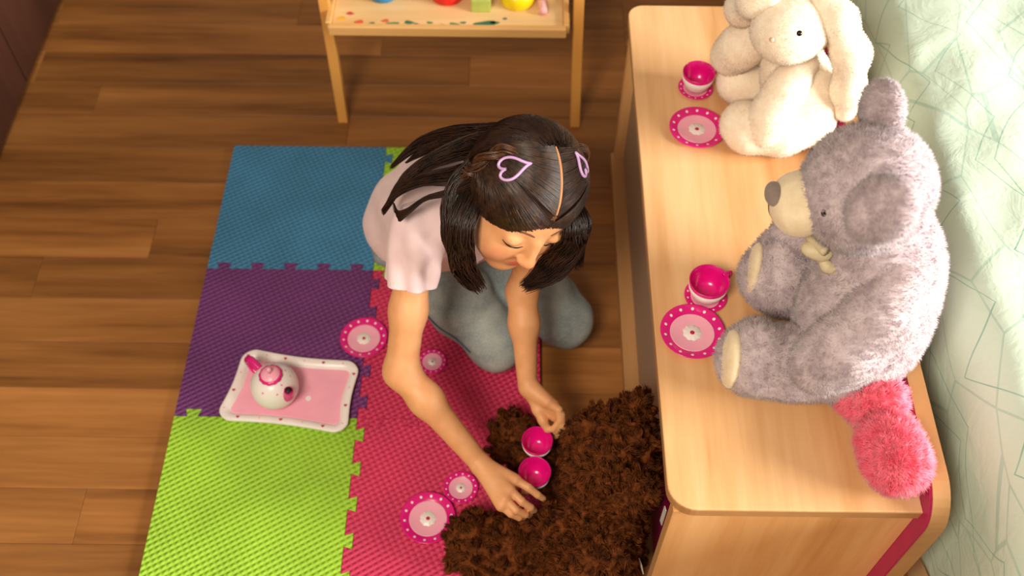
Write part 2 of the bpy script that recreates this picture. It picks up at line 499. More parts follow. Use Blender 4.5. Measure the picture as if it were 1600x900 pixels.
def edge_pts(kind, flip):
    """points along a unit edge from 0 to S: (t, out); kind +1/-1 puzzle edge, 0 straight"""
    if kind == 0: return [(0.0, 0.0)]
    out = [(0.0, 0.0)]
    per = S / NT_
    for i in range(NT_):
        c = (i + 0.5) * per
        if flip: c = S - (NT_ - 1 - i + 0.5) * per
        out += [(c - 0.0090, 0.0), (c - 0.0138, TABD * kind), (c + 0.0138, TABD * kind), (c + 0.0090, 0.0)]
    return out
def tile(col, row, kinds, c, label, mat_name):
    """kinds: bottom, right, top, left; +1 tabs stick out, -1 notches, 0 straight"""
    x0, y1 = MX + col * S, MY - row * S; x1, y0 = x0 + S, y1 - S
    pts = []
    for t, o in edge_pts(kinds[0], False): pts.append((x0 + t, y0 - o))
    for t, o in edge_pts(kinds[1], False): pts.append((x1 + o, y0 + t))
    for t, o in edge_pts(kinds[2], False): pts.append((x1 - t, y1 + o))
    for t, o in edge_pts(kinds[3], False): pts.append((x0 - o, y1 - t))
    # close the joints to a hair's width
    cx, cy = (x0 + x1) / 2, (y0 + y1) / 2
    pts = [(cx + (x - cx) * 0.9985, cy + (y - cy) * 0.9985) for x, y in pts]
    o = prism('foam_tile', pts, 0.0003, MT, foam(mat_name, c), None, 0.0012, 2)
    return tag(o, label, 'foam tile', 'foam puzzle tiles of the play mat')
tile(0, 0, (-1, 1, 0, 0), (60, 128, 172), 'blue foam puzzle tile at the far corner of the play mat', 'foam_blue')
tile(0, 1, (-1, 1, 1, 0), (108, 48, 114), 'purple foam puzzle tile partly under the pink and white tray', 'foam_purple')
tile(0, 2, (0, 1, 1, 0), (154, 202, 50), 'lime green foam puzzle tile in front of the tray, at the near corner', 'foam_lime')
tile(1, 0, (1, 0, 0, -1), (154, 202, 50), 'lime green foam puzzle tile mostly hidden beneath the kneeling girl', 'foam_green')
tile(1, 1, (1, 0, -1, -1), (206, 48, 92), 'pink foam puzzle tile under the girl\'s knee and bare arm', 'foam_pink')
tile(1, 2, (0, 0, -1, -1), (214, 54, 98), 'pink foam puzzle tile under the brown bear\'s outstretched feet', 'foam_rose')

# ------------------------------------------------------------------ toy bench
bn = empty('toy_bench', (0.355, 0.986, 0), 'light beech toy bench with rounded top and magenta back board', 'bench')
BX0, BX1, BY0, BY1, BZ = 0.197, 0.510, 0.516, 1.457, 0.40
def rounded(x0, y0, x1, y1, r, corners=(1, 1, 1, 1), n=8):
    out = []
    for i, (cx, cy, a0) in enumerate(((x0, y0, 180), (x1, y0, 270), (x1, y1, 0), (x0, y1, 90))):
        rr = r * corners[i]
        if rr == 0: out.append((cx, cy)); continue
        ox, oy = cx + (rr if i in (0, 3) else -rr), cy + (rr if i < 2 else -rr)
        for j in range(n + 1):
            a = math.radians(a0 + 90 * j / n); out.append((ox + rr * math.cos(a), oy + rr * math.sin(a)))
    return out
top = prism('seat_top', rounded(BX0, BY0, BX1, BY1, 0.034, (1, 0, 0, 0.8)), BZ - 0.004, BZ, M_beech, bn, 0.0015, 2)
prism('edge_band', rounded(BX0 + 0.0004, BY0 + 0.0004, BX1, BY1 - 0.0004, 0.034, (1, 0, 0, 0.8)), BZ - 0.020, BZ - 0.0041, M_edge, bn, 0.0)
box('end_panel', (BX0 + 0.008, BY0 + 0.006, 0.03), (BX1, BY0 + 0.024, BZ - 0.0202), M_beech_v, bn, 0.001)
box('end_panel', (BX0 + 0.008, BY1 - 0.024, 0.03), (BX1, BY1 - 0.006, BZ - 0.0202), M_beech_v, bn, 0.001)
box('front_panel', (BX0 + 0.026, 0.71, 0.03), (BX0 + 0.042, BY1 - 0.0242, BZ - 0.0202), M_beech_shaded, bn, 0.001)
tag(box('front_panel', (BX0 + 0.030, BY0 + 0.0242, 0.03), (BX0 + 0.042, 0.7098, BZ - 0.0202), M_magenta_board, bn, 0.001), 'magenta front panel')
box('plinth', (BX0 + 0.001, BY0 + 0.01, 0.0), (BX1, BY1 - 0.008, 0.0298), M_edge, bn, 0.002)
# back board: profile in Y-Z with a rounded near top corner
def upright_board(name, y0, y1, z0, z1, x0, x1, r, mat, parent, bevel=0.0):
    prof = rounded(y0, z0, y1, z1, r, (0, 0, 1, 1))
    bm = bmesh.new()
    f = bm.faces.new([bm.verts.new((x0, p[0], p[1])) for p in prof])
    rr = bmesh.ops.extrude_face_region(bm, geom=[f])
    for g in rr['geom']:
        if isinstance(g, bmesh.types.BMVert): g.co.x = x1
    bmesh.ops.recalc_face_normals(bm, faces=bm.faces)
    return put(name, bm_mesh(name, bm), mat, parent, smooth=False)
bb = upright_board('back_board', 0.497, 1.482, 0.0, 0.438, 0.5135, 0.535, 0.055, M_edge, bn)
tag(upright_board('magenta_facing', 0.499, 1.480, 0.002, 0.436, 0.5102, 0.5134, 0.053, M_magenta_board, bb), 'magenta facing of the back board')

# ------------------------------------------------------------------ bed and quilt
bd = empty('bed', (1.1, 1.4, 0), 'bed with a pale wooden side rail under a mint quilt', 'bed')
M_rail = wood('pale_rail', [(0.3, (206, 168, 122)), (0.7, (226, 192, 148))], 'Y', 0.5, 40, 6, 0, 0.0)
M_matt = plain('mattress_cloth', (214, 208, 196), 0.9)
box('side_rail', (0.60, 0.30, 0.08), (0.625, 2.6, 0.24), M_rail, bd, 0.003)
box('side_rail', (1.615, 0.30, 0.08), (1.64, 2.6, 0.24), M_rail, bd, 0.003)
box('slat_base', (0.626, 0.31, 0.20), (1.614, 2.59, 0.24), M_rail, bd, 0.002)
box('mattress', (0.625, 0.32, 0.241), (1.615, 2.58, 0.462), M_matt, bd, 0.04, 4)
for lx in (0.60, 1.58):
    for ly in (0.32, 2.53): box('leg', (lx, ly, 0.0), (lx + 0.06, ly + 0.06, 0.0798 if lx < 1 else 0.0798), M_rail, bd, 0.003)
def quilt_material():
    n = NT('mint_quilt')
    uv = n.n('ShaderNodeUVMap'); uv.uv_map = 'cloth'
    sep = n.n('ShaderNodeSeparateXYZ'); n.l(uv.outputs[0], sep.inputs[0]); U0, V0 = sep.outputs[0], sep.outputs[1]
    w1 = n.noise(uv.outputs[0], 5.0, 1); w2 = n.noise(uv.outputs[0], 3.1, 1)
    U = n.math('ADD', U0, n.math('MULTIPLY', w1, 0.10)); V = n.math('ADD', V0, n.math('MULTIPLY', w2, 0.10))
    def zig(period, amp, rep, ph, tilt):
        t = n.math('PINGPONG', n.math('ADD', V, ph), period)
        u = n.math('ADD', n.math('ADD', U, n.math('MULTIPLY', t, amp / period)), n.math('MULTIPLY', V, tilt))
        r = n.math('PINGPONG', u, rep)
        return r
    ds = [zig(0.085, 0.075, 0.062, 0.02, 0.12), zig(0.14, -0.085, 0.085, 0.31, -0.10)]
    vo = n.n('ShaderNodeTexVoronoi', feature='DISTANCE_TO_EDGE')
    mp = n.n('ShaderNodeMapping'); mp.inputs['Scale'].default_value = (13, 6, 1); n.l(uv.outputs[0], mp.inputs[0])
    n.l(mp.outputs[0], vo.inputs['Vector']); vo.inputs['Scale'].default_value = 1.0
    d = n.math('MINIMUM', ds[0], ds[1])
    line = n.math('LESS_THAN', d, 0.0011)
    line2 = n.math('LESS_THAN', vo.outputs['Distance'], 0.012)
    fade = n.math('ADD', n.math('MULTIPLY', n.noise(uv.outputs[0], 24, 1), 0.5), 0.35)
    m = n.math('MULTIPLY', n.math('MAXIMUM', n.math('MULTIPLY', line, 0.9), n.math('MULTIPLY', line2, 0.45)), fade)
    n.base(n.mix(m, rgba((196, 214, 198)), rgba((62, 146, 130))))
    wr = n.noise(uv.outputs[0], 22, 4, 0.6, 0.8)
    seam = n.math('SUBTRACT', 1.0, n.math('MULTIPLY', m, 1.0))
    n.bump(n.math('ADD', wr, n.math('MULTIPLY', seam, 0.3)), 0.32, 0.008)
    return n.p(Roughness=0.9)
prof = spline([(0.590, 0.165), (0.585, 0.25), (0.584, 0.36), (0.590, 0.43), (0.615, 0.472), (0.66, 0.487), (0.78, 0.49), (1.0, 0.492), (1.3, 0.492), (1.55, 0.49), (1.63, 0.47), (1.655, 0.42), (1.66, 0.30), (1.66, 0.17)], 90)
ys = np.linspace(0.28, 2.62, 140)
arc = np.concatenate([[0], np.cumsum(np.linalg.norm(np.diff(prof, axis=0), axis=1))])
G = np.stack([np.repeat(prof[:, 0][:, None], len(ys), 1), np.repeat(ys[None], len(prof), 0), np.repeat(prof[:, 1][:, None], len(ys), 1)], -1)
side = np.clip(1 - (arc / 0.30), 0, 1)[:, None]
fold = np.sin(ys * 31 + np.sin(ys * 9) * 1.5)[None] * 0.011 * side
G[..., 0] += fold - 0.004 * side
G[..., 2] += (waves(G.reshape(-1, 3), 16, 3) * 0.0045).reshape(len(prof), -1) + (waves(G.reshape(-1, 3), 45, 4) * 0.0016).reshape(len(prof), -1)
nu, nv = G.shape[:2]
I = np.arange(nu * nv).reshape(nu, nv)
me = mesh_from('quilt', G.reshape(-1, 3), [np.stack([I[:-1, :-1], I[1:, :-1], I[1:, 1:], I[:-1, 1:]], -1).reshape(-1, 4)])
uvl = me.uv_layers.new(name='cloth')
UVv = np.stack([np.repeat(arc[:, None], nv, 1), np.repeat(ys[None], nu, 0)], -1).reshape(-1, 2)
li = np.empty(len(me.loops), np.int32); me.loops.foreach_get('vertex_index', li)
uvl.data.foreach_set('uv', UVv[li].astype(np.float32).ravel())
qo = tag(put('quilt', me, quilt_material()), 'mint green quilt with teal zigzag lines spread over the bed', 'quilt')
sd = qo.modifiers.new('thickness', 'SOLIDIFY'); sd.thickness = 0.010; sd.offset = -1

# ------------------------------------------------------------------ easel with paint tray
es = empty('easel', (-0.115, 1.60, 0), 'small wooden easel with a paint-stained tray standing on the plank floor', 'easel')
def bar(name, a, b, wx_, wy_, mat, parent):
    """square bar from a to b"""
    a, b = Vector(a), Vector(b); d = (b - a)
    bm = box_bm((-wx_ / 2, -wy_ / 2, 0), (wx_ / 2, wy_ / 2, d.length), 0.002, 2)
    q = Vector((0, 0, 1)).rotation_difference(d).to_matrix().to_4x4(); q.translation = a
    bmesh.ops.transform(bm, matrix=q, verts=bm.verts)
    return put(name, bm_mesh(name, bm), mat, parent, smooth=False)
FL, FR = (-0.362, 1.560, 0.0), (0.129, 1.555, 0.0)
bar('leg', FL, (-0.385, 1.70, 0.98), 0.020, 0.020, M_pine_leg, es)
bar('leg', FR, (0.104, 1.70, 0.98), 0.020, 0.020, M_pine_leg, es)
bar('leg', (-0.362, 2.06, 0.0), (-0.375, 1.735, 0.98), 0.020, 0.020, M_pine_leg, es)
bar('leg', (0.129, 2.06, 0.0), (0.094, 1.735, 0.98), 0.020, 0.020, M_pine_leg, es)
bar('crossbar', (-0.349, 1.655, 0.66), (0.113, 1.655, 0.66), 0.02, 0.03, M_pine, es)
def board_mat():
    n = NT('easel_board'); n.base(rgba((228, 226, 218))); return n.p(Roughness=0.4)
bar('drawing_board', (-0.118, 1.662, 0.36), (-0.118, 1.7035, 0.66), 0.42, 0.008, board_mat(), es)
def tray_mat():
    n = NT('paint_stained_ply'); v = n.coords(); f = n.noise(n.coords((0.1, 1, 1)), 30, 3)
    c = n.ramp(f, [(0.3, (222, 178, 118)), (0.7, (240, 206, 154))])
    return n.base(c) or n.p(Roughness=0.55)
TZ = 0.262
ty0, ty1, tx0, tx1 = 1.553, 1.70, -0.352, 0.092
tr = box('tray_board', (tx0, ty0, TZ - 0.010), (tx1, ty1, TZ), tray_mat(), es, 0.002)
box('tray_rim', (tx0 - 0.006, ty0 - 0.013, TZ - 0.013), (tx1 + 0.006, ty0 - 0.0002, TZ + 0.009), M_pine, es, 0.004, 3)
box('tray_rim', (tx0 - 0.012, ty0, TZ - 0.013), (tx0 - 0.0002, ty1, TZ + 0.009), M_pine, es, 0.004, 3)
box('tray_rim', (tx1 + 0.0002, ty0, TZ - 0.013), (tx1 + 0.012, ty1, TZ + 0.009), M_pine, es, 0.004, 3)
paint_cols = [(32, 110, 86), (214, 92, 62), (232, 176, 56), (58, 128, 82), (30, 96, 104), (196, 74, 66)]
pm = [plain('dried_paint_%d' % i, c, 0.35) for i, c in enumerate(paint_cols)]
for i, (x, y, r, m) in enumerate([(-0.30, 1.566, .006, 1), (-0.275, 1.562, .004, 0), (-0.25, 1.57, .005, 1), (-0.235, 1.561, .008, 3), (-0.205, 1.566, .006, 0), (-0.19, 1.560, .005, 4), (-0.165, 1.566, .004, 3), (-0.14, 1.560, .003, 0), (-0.118, 1.562, .006, 3), (-0.10, 1.567, .004, 0), (-0.056, 1.563, .014, 0), (-0.04, 1.568, .006, 3), (-0.335, 1.575, .006, 2), (-0.32, 1.590, .005, 5), (-0.02, 1.58, .003, 4)]):
    k = 14; ph = rng.uniform(0, 6)
    pts = [(x + 1.5 * r * math.cos(a) * (1 + 0.25 * math.sin(3 * a + ph)), y + 0.75 * r * math.sin(a) * (1 + 0.25 * math.cos(2 * a + ph))) for a in np.linspace(0, 2 * math.pi, k, endpoint=False)]
    prism('paint_spot', pts, TZ, TZ + 0.0006, pm[m], tr)
def paint_pot(x, y, r, c, what):
    t = empty('paint_pot', (x, y, TZ + 0.0002), what, 'paint pot', 'paint pots on the easel tray')
    m = plain('pot_' + what.split()[0], c, 0.3)
    z = TZ + 0.0003
    lathe('pot', [(0, 0), (r * 0.9, 0), (r * 0.94, 0.002), (r * 0.94, 0.032), (0, 0.032)], (x, y, z), m, t, 32)
    lathe('lid', [(0, 0.0322), (r, 0.0322), (r, 0.041), (r * 0.96, 0.0435), (0, 0.0435)], (x, y, z), m, t, 32)
paint_pot(-0.260, 1.648, 0.031, (46, 132, 190), 'blue paint pot on the easel tray')
paint_pot(-0.134, 1.645, 0.034, (222, 34, 30), 'red paint pot on the easel tray beside the green block')
paint_pot(0.004, 1.634, 0.036, (246, 214, 14), 'yellow paint pot on the easel tray beside the pink chalk')
M_green_block = plain('green_block', (176, 190, 92), 0.7)
tag(put('sponge_block', bm_mesh('sponge_block', box_bm((-0.086, 1.597, TZ + 0.0003), (-0.048, 1.632, TZ + 0.028), 0.003, 2)), M_green_block, smooth=False), 'pale green sponge block between the red and yellow paint pots', 'sponge')
tube('chalk_stick', [(0.054, 1.590, TZ + 0.0085), (0.047, 1.67, TZ + 0.0085)], [0.008, 0.0076], plain('pink_chalk', (240, 184, 188), 0.9), None, 14)
tag(bpy.data.objects['chalk_stick'], 'pale pink stick of chalk lying on the easel tray', 'chalk')

# ------------------------------------------------------------------ toy tea set
M_mag = plain('magenta_enamel', (224, 14, 130), 0.22, 0.03)
M_mag.node_tree.nodes['Principled BSDF'].inputs['Coat Weight'].default_value = 0.3
M_pinkc = plain('pale_pink_enamel', (246, 172, 196), 0.28, 0.02)
M_white = plain('white_enamel', (240, 232, 230), 0.28, 0.02)
M_red = plain('red_print', (196, 24, 70), 0.4)
def dish(c, r, label, kind='plate', group='toy tea plates'):
    t = empty('tea_plate' if kind == 'plate' else 'saucer', c, label, kind, group)
    hh = r * 0.17
    lathe('dish', [(0, 0.0), (r * 0.62, 0.0), (r * 0.99, hh * 0.85), (r, hh), (r * 0.97, hh * 1.03), (r * 0.70, 0.0030), (r * 0.66, 0.0022), (0, 0.0022)], c, M_mag, t, 48)
    d = lathe('pink_centre', [(0, 0.0023), (r * 0.66, 0.0023), (r * 0.69, 0.0032), (r * 0.67, 0.0034), (r * 0.64, 0.0027), (0, 0.0027)], c, M_pinkc, t, 48)
    lathe('flower_print', [(0, 0.0028), (r * 0.29, 0.0028), (r * 0.285, 0.0031), (0, 0.0031)], c, M_white, d, 64, scallop=lambda a, q: 0.05 * q * math.cos(9 * a))
    lathe('centre_dot', [(0, 0.0032), (r * 0.075, 0.0032), (r * 0.07, 0.0035), (0, 0.0035)], c, M_red, d, 12)
    V = []; F = []
    for i in range(14):
        a = 2 * math.pi * (i + 0.3) / 14; rr = r * 0.845; z = 0.0030 + (hh * 1.03 - 0.003) * (0.845 - 0.70) / 0.27
        sl = (hh * 1.03 - 0.003) / (r * 0.27)
        b = len(V); q = r * 0.048
        V.append((c[0] + rr * math.cos(a), c[1] + rr * math.sin(a), c[2] + z + 0.0006))
        for j in range(8):
            g = 2 * math.pi * j / 8; R_ = rr + q * math.cos(g); T_ = q * math.sin(g)
            V.append((c[0] + R_ * math.cos(a) - T_ * math.sin(a), c[1] + R_ * math.sin(a) + T_ * math.cos(a), c[2] + z + q * math.cos(g) * sl + 0.0003))
        for j in range(8): F.append([b, b + 1 + j, b + 1 + (j + 1) % 8])
    o = put('rim_dots', mesh_from('rim_dots', V, F), M_white, t); o['kind'] = 'stuff'
    return t
MTZ = MT + 0.0004
dish((-0.266, 1.002, MTZ), 0.0425, 'pink plate on the purple mat, touching the white tray\'s far corner')
dish((-0.131, 0.660, MTZ), 0.0445, 'pink plate on the pink mat beside the brown bear\'s foot')
dish((0.290, 1.157, BZ + 0.0004), 0.0445, 'pink plate on the bench in front of the cream rabbit')
dish((0.248, 0.773, BZ + 0.0004), 0.0445, 'pink plate on the bench at the lavender bear\'s foot')
dish((-0.140, 0.955, MTZ), 0.0255, 'small pink saucer on the mat between the girl\'s elbow and knee', 'saucer', 'toy saucers')
dish((-0.080, 0.714, MTZ), 0.0285, 'small pink saucer on the mat under the girl\'s right wrist', 'saucer', 'toy saucers')
dish((0.296, 1.249, BZ + 0.0004), 0.0285, 'small pink saucer under the cup in front of the rabbit', 'saucer', 'toy saucers')
dish((0.272, 0.834, BZ + 0.0004), 0.0300, 'small pink saucer under the cup in front of the lavender bear', 'saucer', 'toy saucers')
def cup(c, r, h, ang, label, tilt=None):
    t = empty('toy_cup', c, label, 'cup', 'toy teacups')
    lathe('bowl', [(0, h * 0.02), (r * 0.5, h * 0.02), (r * 0.72, h * 0.18), (r * 0.92, h * 0.55), (r, h * 0.97), (r * 0.985, h), (r * 0.95, h * 0.985), (r * 0.87, h * 0.55), (r * 0.66, h * 0.2), (r * 0.4, h * 0.09), (0, h * 0.08)], c, M_mag, t, 44)
    lathe('white_band', [(r * 0.52, h * 0.012), (r * 0.745, h * 0.17), (r * 0.945, h * 0.55), (r * 0.985, h * 0.80), (r * 0.955, h * 0.80), (r * 0.92, h * 0.56), (r * 0.72, h * 0.185), (r * 0.5, h * 0.015)], c, M_white, t, 44)
    lathe('foot', [(0, 0), (r * 0.55, 0), (r * 0.5, h * 0.05), (0, h * 0.05)], c, M_mag, t, 32)
    ca, sa = math.cos(ang), math.sin(ang)
    P = [(0.88 * r, h * 0.85), (1.28 * r, h * 0.86), (1.42 * r, h * 0.62), (1.2 * r, h * 0.38), (0.84 * r, h * 0.35)]
    tube('handle', [(c[0] + p * ca, c[1] + p * sa, c[2] + z) for p, z in P], 0.0024, M_mag, t, 8)
    return t
cup((0.297, 1.250, BZ + 0.0045), 0.0262, 0.034, 0.5, 'magenta toy cup with white band on the saucer before the rabbit')
cup((0.272, 0.835, BZ + 0.0045), 0.0280, 0.036, 0.55, 'magenta toy cup with white band on the saucer before the lavender bear')
CUP_A, CUP_B = (0.0425, 0.743, 0.100), (0.0385, 0.690, 0.100)
cup(CUP_A, 0.0245, 0.034, math.radians(42), 'magenta toy cup held in the girl\'s left hand, the farther of two')
cup(CUP_B, 0.0252, 0.034, math.radians(228), 'magenta toy cup held in the girl\'s right hand, the nearer of two')

# serving tray
tc = [np.array(p) for p in ((-0.474, 0.973), (-0.265, 0.947), (-0.276, 0.806), (-0.504, 0.831))]
ctr = sum(tc) / 4
TW, TH = 0.218, 0.141                                   # tray size before it is set askew
def tray_outline(sc, off):
    """rounded rectangle with a gentle wave along each side, laid on the tray's four corners"""
    r = 0.026; w, h = TW / 2, TH / 2; pts = []
    for cx, cy, a0 in ((w - r, h - r, 0), (-w + r, h - r, 90), (-w + r, -h + r, 180), (w - r, -h + r, 270)):
        for j in range(14):
            a = math.radians(a0 + 90 * j / 13); pts.append((cx + (r - off) * math.cos(a), cy + (r - off) * math.sin(a)))
    P = np.array(pts); P = np.vstack([P, P[:1]])
    L = np.concatenate([[0], np.cumsum(np.linalg.norm(np.diff(P, axis=0), axis=1))])
    t = np.linspace(0, L[-1], 160, endpoint=False); P = np.stack([np.interp(t, L, P[:, 0]), np.interp(t, L, P[:, 1])], 1)
    # sides pulled in a little between the corner lobes
    fx = np.cos(np.clip(P[:, 0] / (w - off), -1, 1) * math.pi / 2 * 1.25); fy = np.cos(np.clip(P[:, 1] / (h - off), -1, 1) * math.pi / 2 * 1.25)
    onx = np.clip((np.abs(P[:, 0]) - (w - off - 0.012)) / 0.012, 0, 1); ony = np.clip((np.abs(P[:, 1]) - (h - off - 0.012)) / 0.012, 0, 1)
    P[:, 0] -= np.sign(P[:, 0]) * 0.0045 * np.clip(fy, 0, 1) * onx * sc; P[:, 1] -= np.sign(P[:, 1]) * 0.0045 * np.clip(fx, 0, 1) * ony * sc
    u, v = P[:, 0:1] / TW + 0.5, 0.5 - P[:, 1:2] / TH
    return (tc[0] * (1 - u) + tc[1] * u) * (1 - v) + (tc[3] * (1 - u) + tc[2] * u) * v
st = empty('serving_tray', (float(ctr[0]), float(ctr[1]), MTZ), 'white wavy-edged toy tray with pink centre carrying the teapot', 'tray')
def loft(name, rings, mat, parent, close_bottom=True, close_top=True):
    n = len(rings[0]); V = np.concatenate(rings); F = []
    for k in range(len(rings) - 1):
        for i in range(n):
            j = (i + 1) % n; F.append([k * n + i, k * n + j, (k + 1) * n + j, (k + 1) * n + i])
    if close_bottom: F.append(list(range(n))[::-1])
    if close_top: F.append(list(range((len(rings) - 1) * n, len(rings) * n)))
    me = mesh_from(name, V, F); bm = bmesh.new(); bm.from_mesh(me); bmesh.ops.recalc_face_normals(bm, faces=bm.faces); bm.to_mesh(me); bm.free()
    return put(name, me, mat, parent)
def ring(off, z, sc=1.0):
    o = tray_outline(sc, off); return np.column_stack([o, np.full(len(o), MTZ + z)])
loft('rim', [ring(0.006, 0.0), ring(0.001, 0.006), ring(0.0, 0.012), ring(0.002, 0.0135), ring(0.013, 0.011), ring(0.016, 0.0062), ring(0.019, 0.0042), ring(0.0255, 0.004)], M_white, st)
ti = loft('pink_centre', [ring(0.0165, 0.0052), ring(0.0175, 0.0058), ring(0.020, 0.0056), ring(0.0255, 0.0055)], M_pinkc, st)
o_mid = tray_outline(1.0, 0.0075)
hearts = []
for k in range(0, 160, 9):
    x, y = o_mid[k]; big = (k // 9) % 2 == 0
    r = 0.0030 if big else 0.0019
    pts = [(x + r * (16 * math.sin(a) ** 3) / 16, y + r * (13 * math.cos(a) - 5 * math.cos(2 * a) - 2 * math.cos(3 * a) - math.cos(4 * a)) / 16) for a in np.linspace(0, 2 * math.pi, 18, endpoint=False)]
    prism('heart_print', pts, MTZ + 0.0122, MTZ + 0.0131, M_red if big else M_pinkc, st)
prism('white_dot_print', [(-0.350 + 0.005 * math.cos(a), 0.876 + 0.005 * math.sin(a)) for a in np.linspace(0, 6.283, 20, endpoint=False)], MTZ + 0.0057, MTZ + 0.0061, M_white, ti)
# teapot
tp = (-0.404, 0.882, MTZ + 0.0060)
te = empty('toy_teapot', tp, 'white toy teapot with pink lid and spout standing on the tray', 'teapot')
M_tea = NT('dotted_white_enamel')
_vo = M_tea.n('ShaderNodeTexVoronoi'); _vo.inputs['Scale'].default_value = 75; M_tea.l(M_tea.coords(), _vo.inputs['Vector'])
_dm = M_tea.math('LESS_THAN', _vo.outputs['Distance'], 0.16)
_dm = M_tea.math('MULTIPLY', _dm, M_tea.math('GREATER_THAN', M_tea.noise(M_tea.coords(), 40, 1), 0.5))
M_tea.base(M_tea.mix(_dm, rgba((240, 234, 232)), rgba((226, 150, 176)))); M_tea = M_tea.p(Roughness=0.25)
R_ = 0.0405
body = lathe('body', [(0, 0), (R_ * 0.62, 0), (R_ * 0.84, 0.008), (R_ * 0.98, 0.022), (R_, 0.032), (R_ * 0.95, 0.045), (R_ * 0.80, 0.056), (R_ * 0.58, 0.063), (R_ * 0.45, 0.066), (0, 0.066)], tp, M_tea, te, 48)
lathe('foot_ring', [(0, -0.0002), (R_ * 0.66, -0.0002), (R_ * 0.70, 0.003), (0, 0.003)], tp, M_mag, te, 36)
lid = lathe('lid', [(0, 0.0662), (R_ * 0.44, 0.0662), (R_ * 0.46, 0.068), (R_ * 0.36, 0.0735), (R_ * 0.18, 0.0765), (0, 0.077)], tp, M_pinkc, te, 40)
lathe('lid_rim', [(R_ * 0.44, 0.0668), (R_ * 0.50, 0.0672), (R_ * 0.47, 0.0702), (R_ * 0.40, 0.0716)], tp, M_mag, lid, 40, scallop=lambda a, q: 0.03 * q * math.cos(12 * a))
lathe('knob', [(0, 0.076), (R_ * 0.08, 0.076), (R_ * 0.07, 0.081), (R_ * 0.12, 0.085), (R_ * 0.08, 0.089), (0, 0.0895)], tp, M_pinkc, lid, 20)
sdv = np.array([0.77, -0.64])
def tpos(d, z): return (tp[0] + sdv[0] * d, tp[1] + sdv[1] * d, tp[2] + z)
sp = tube('spout', [tpos(0.018, 0.026), tpos(0.034, 0.038), tpos(0.040, 0.052), tpos(0.043, 0.064)], [0.014, 0.011, 0.0085, 0.0078], M_mag, te, 20, 20)
tube('spout_hole_shade', [tpos(0.0428, 0.0638), tpos(0.0431, 0.0646)], [0.0062, 0.0062], plain('spout_shade', (40, 6, 20), 0.6), sp, 16, 4)  # dark disc on the closed spout end, painted as shade inside the opening
hv = []
for d, z in ((-0.030, 0.056), (-0.052, 0.060), (-0.064, 0.046), (-0.058, 0.028), (-0.036, 0.018)): hv.append(tpos(d, z))
tube('handle', hv, [0.0058, 0.0070, 0.0062, 0.0052, 0.0055], M_mag, te, 12)

# ------------------------------------------------------------------ soft toys
def fur_mat(name, lo, hi, scale=60, rough=0.95, sheen=0.3, big=None):
    n = NT(name); v = n.coords()
    f = n.math('ADD', n.math('MULTIPLY', n.noise(v, scale, 4, 0.65), 0.6), n.math('MULTIPLY', n.noise(v, big or scale * 0.25, 2), 0.4))
    n.base(n.ramp(f, [(0.36, lo), (0.62, hi)]))
    n.b.inputs['Sheen Weight'].default_value = sheen
    n.b.inputs['Specular IOR Level'].default_value = 0.15
    return n.p(Roughness=rough)
M_lav = fur_mat('lavender_fur', (160, 143, 150), (202, 187, 192), 70)
M_cream = fur_mat('cream_plush', (226, 206, 172), (240, 224, 194), 70)
M_ivory = fur_mat('ivory_fur', (244, 224, 200), (252, 240, 222), 80)
M_brown = fur_mat('brown_curly_fur', (34, 15, 6), (122, 64, 25), 110, sheen=0.0, big=60)
M_pinkfur = fur_mat('coral_fur', (246, 84, 114), (255, 140, 162), 60)
M_beige_ribbon = plain('beige_ribbon', (206, 192, 158), 0.55)
M_tagcloth = plain('white_tag', (226, 220, 210), 0.7)
M_grey_nose = fur_mat('grey_nose', (132, 118, 112), (150, 136, 130), 60)
M_eye = plain('toy_eye', (20, 14, 14), 0.12)

# ---- lavender teddy bear
lb = empty('teddy_bear', (0.44, 0.765, BZ), 'lavender teddy bear with cream muzzle sitting on the bench', 'teddy bear')
LF = dict(length=0.0080, width=0.00055, mess=0.7, tufts=900, gather=0.28)
plush('body', Solid().ell((0.448, 0.742, 0.487), (0.082, 0.088, 0.084), k=0.03).ell((0.462, 0.776, 0.560), (0.072, 0.080, 0.080), k=0.05).ell((0.440, 0.790, 0.62), (0.05, 0.055, 0.04), k=0.05), 0.004, M_lav, lb, 26000, seed=21, lean=(0, 0, -0.3), **LF)
hd = plush('head', Solid().ell((0.418, 0.798, 0.684), (0.069, 0.076, 0.069), k=0.02).ell((0.394, 0.796, 0.668), (0.050, 0.059, 0.050), k=0.04), 0.004, M_lav, lb, 20000, seed=22, lean=(0.2, 0, -0.1), **LF)
ear_ax = np.array([[0.95, 0.1, 0.3], [0, 0.75, 0.66], [-0.3, -0.6, 0.74]])
def bear_ear(c, r, seed, axes):
    s_ = Solid().ell(c, r, axes, k=0.01)
    return plush('ear', s_, 0.003, M_lav, hd, 5000, seed=seed, **LF)
def frame(f, up):
    f = np.array(f, float); f /= np.linalg.norm(f); l = np.cross(up, f); l /= np.linalg.norm(l); u = np.cross(f, l)
    return np.stack([f, l, u])
bear_ear((0.4248, 0.8632, 0.7420), (0.018, 0.034, 0.034), 23, frame((-1, -0.2, 0.1), (0, 0.3, 1)))
bear_ear((0.3859, 0.6986, 0.7600), (0.024, 0.034, 0.046), 24, frame((-0.8, -0.45, 0.2), (0, -0.4, 1)))
mz = plush('muzzle', Solid().ell((0.341, 0.797, 0.651), (0.036, 0.042, 0.036), k=0.01), 0.003, M_cream, hd, 3000, 0.0025, 0.0005, seed=25)
solid_part('nose', Solid().ell((0.308, 0.801, 0.664), (0.011, 0.017, 0.013)), 0.002, M_grey_nose, mz)
tube('mouth_stitch', [(0.304, 0.797, 0.651), (0.3065, 0.794, 0.640), (0.311, 0.787, 0.634)], 0.0007, M_eye, mz, 6)
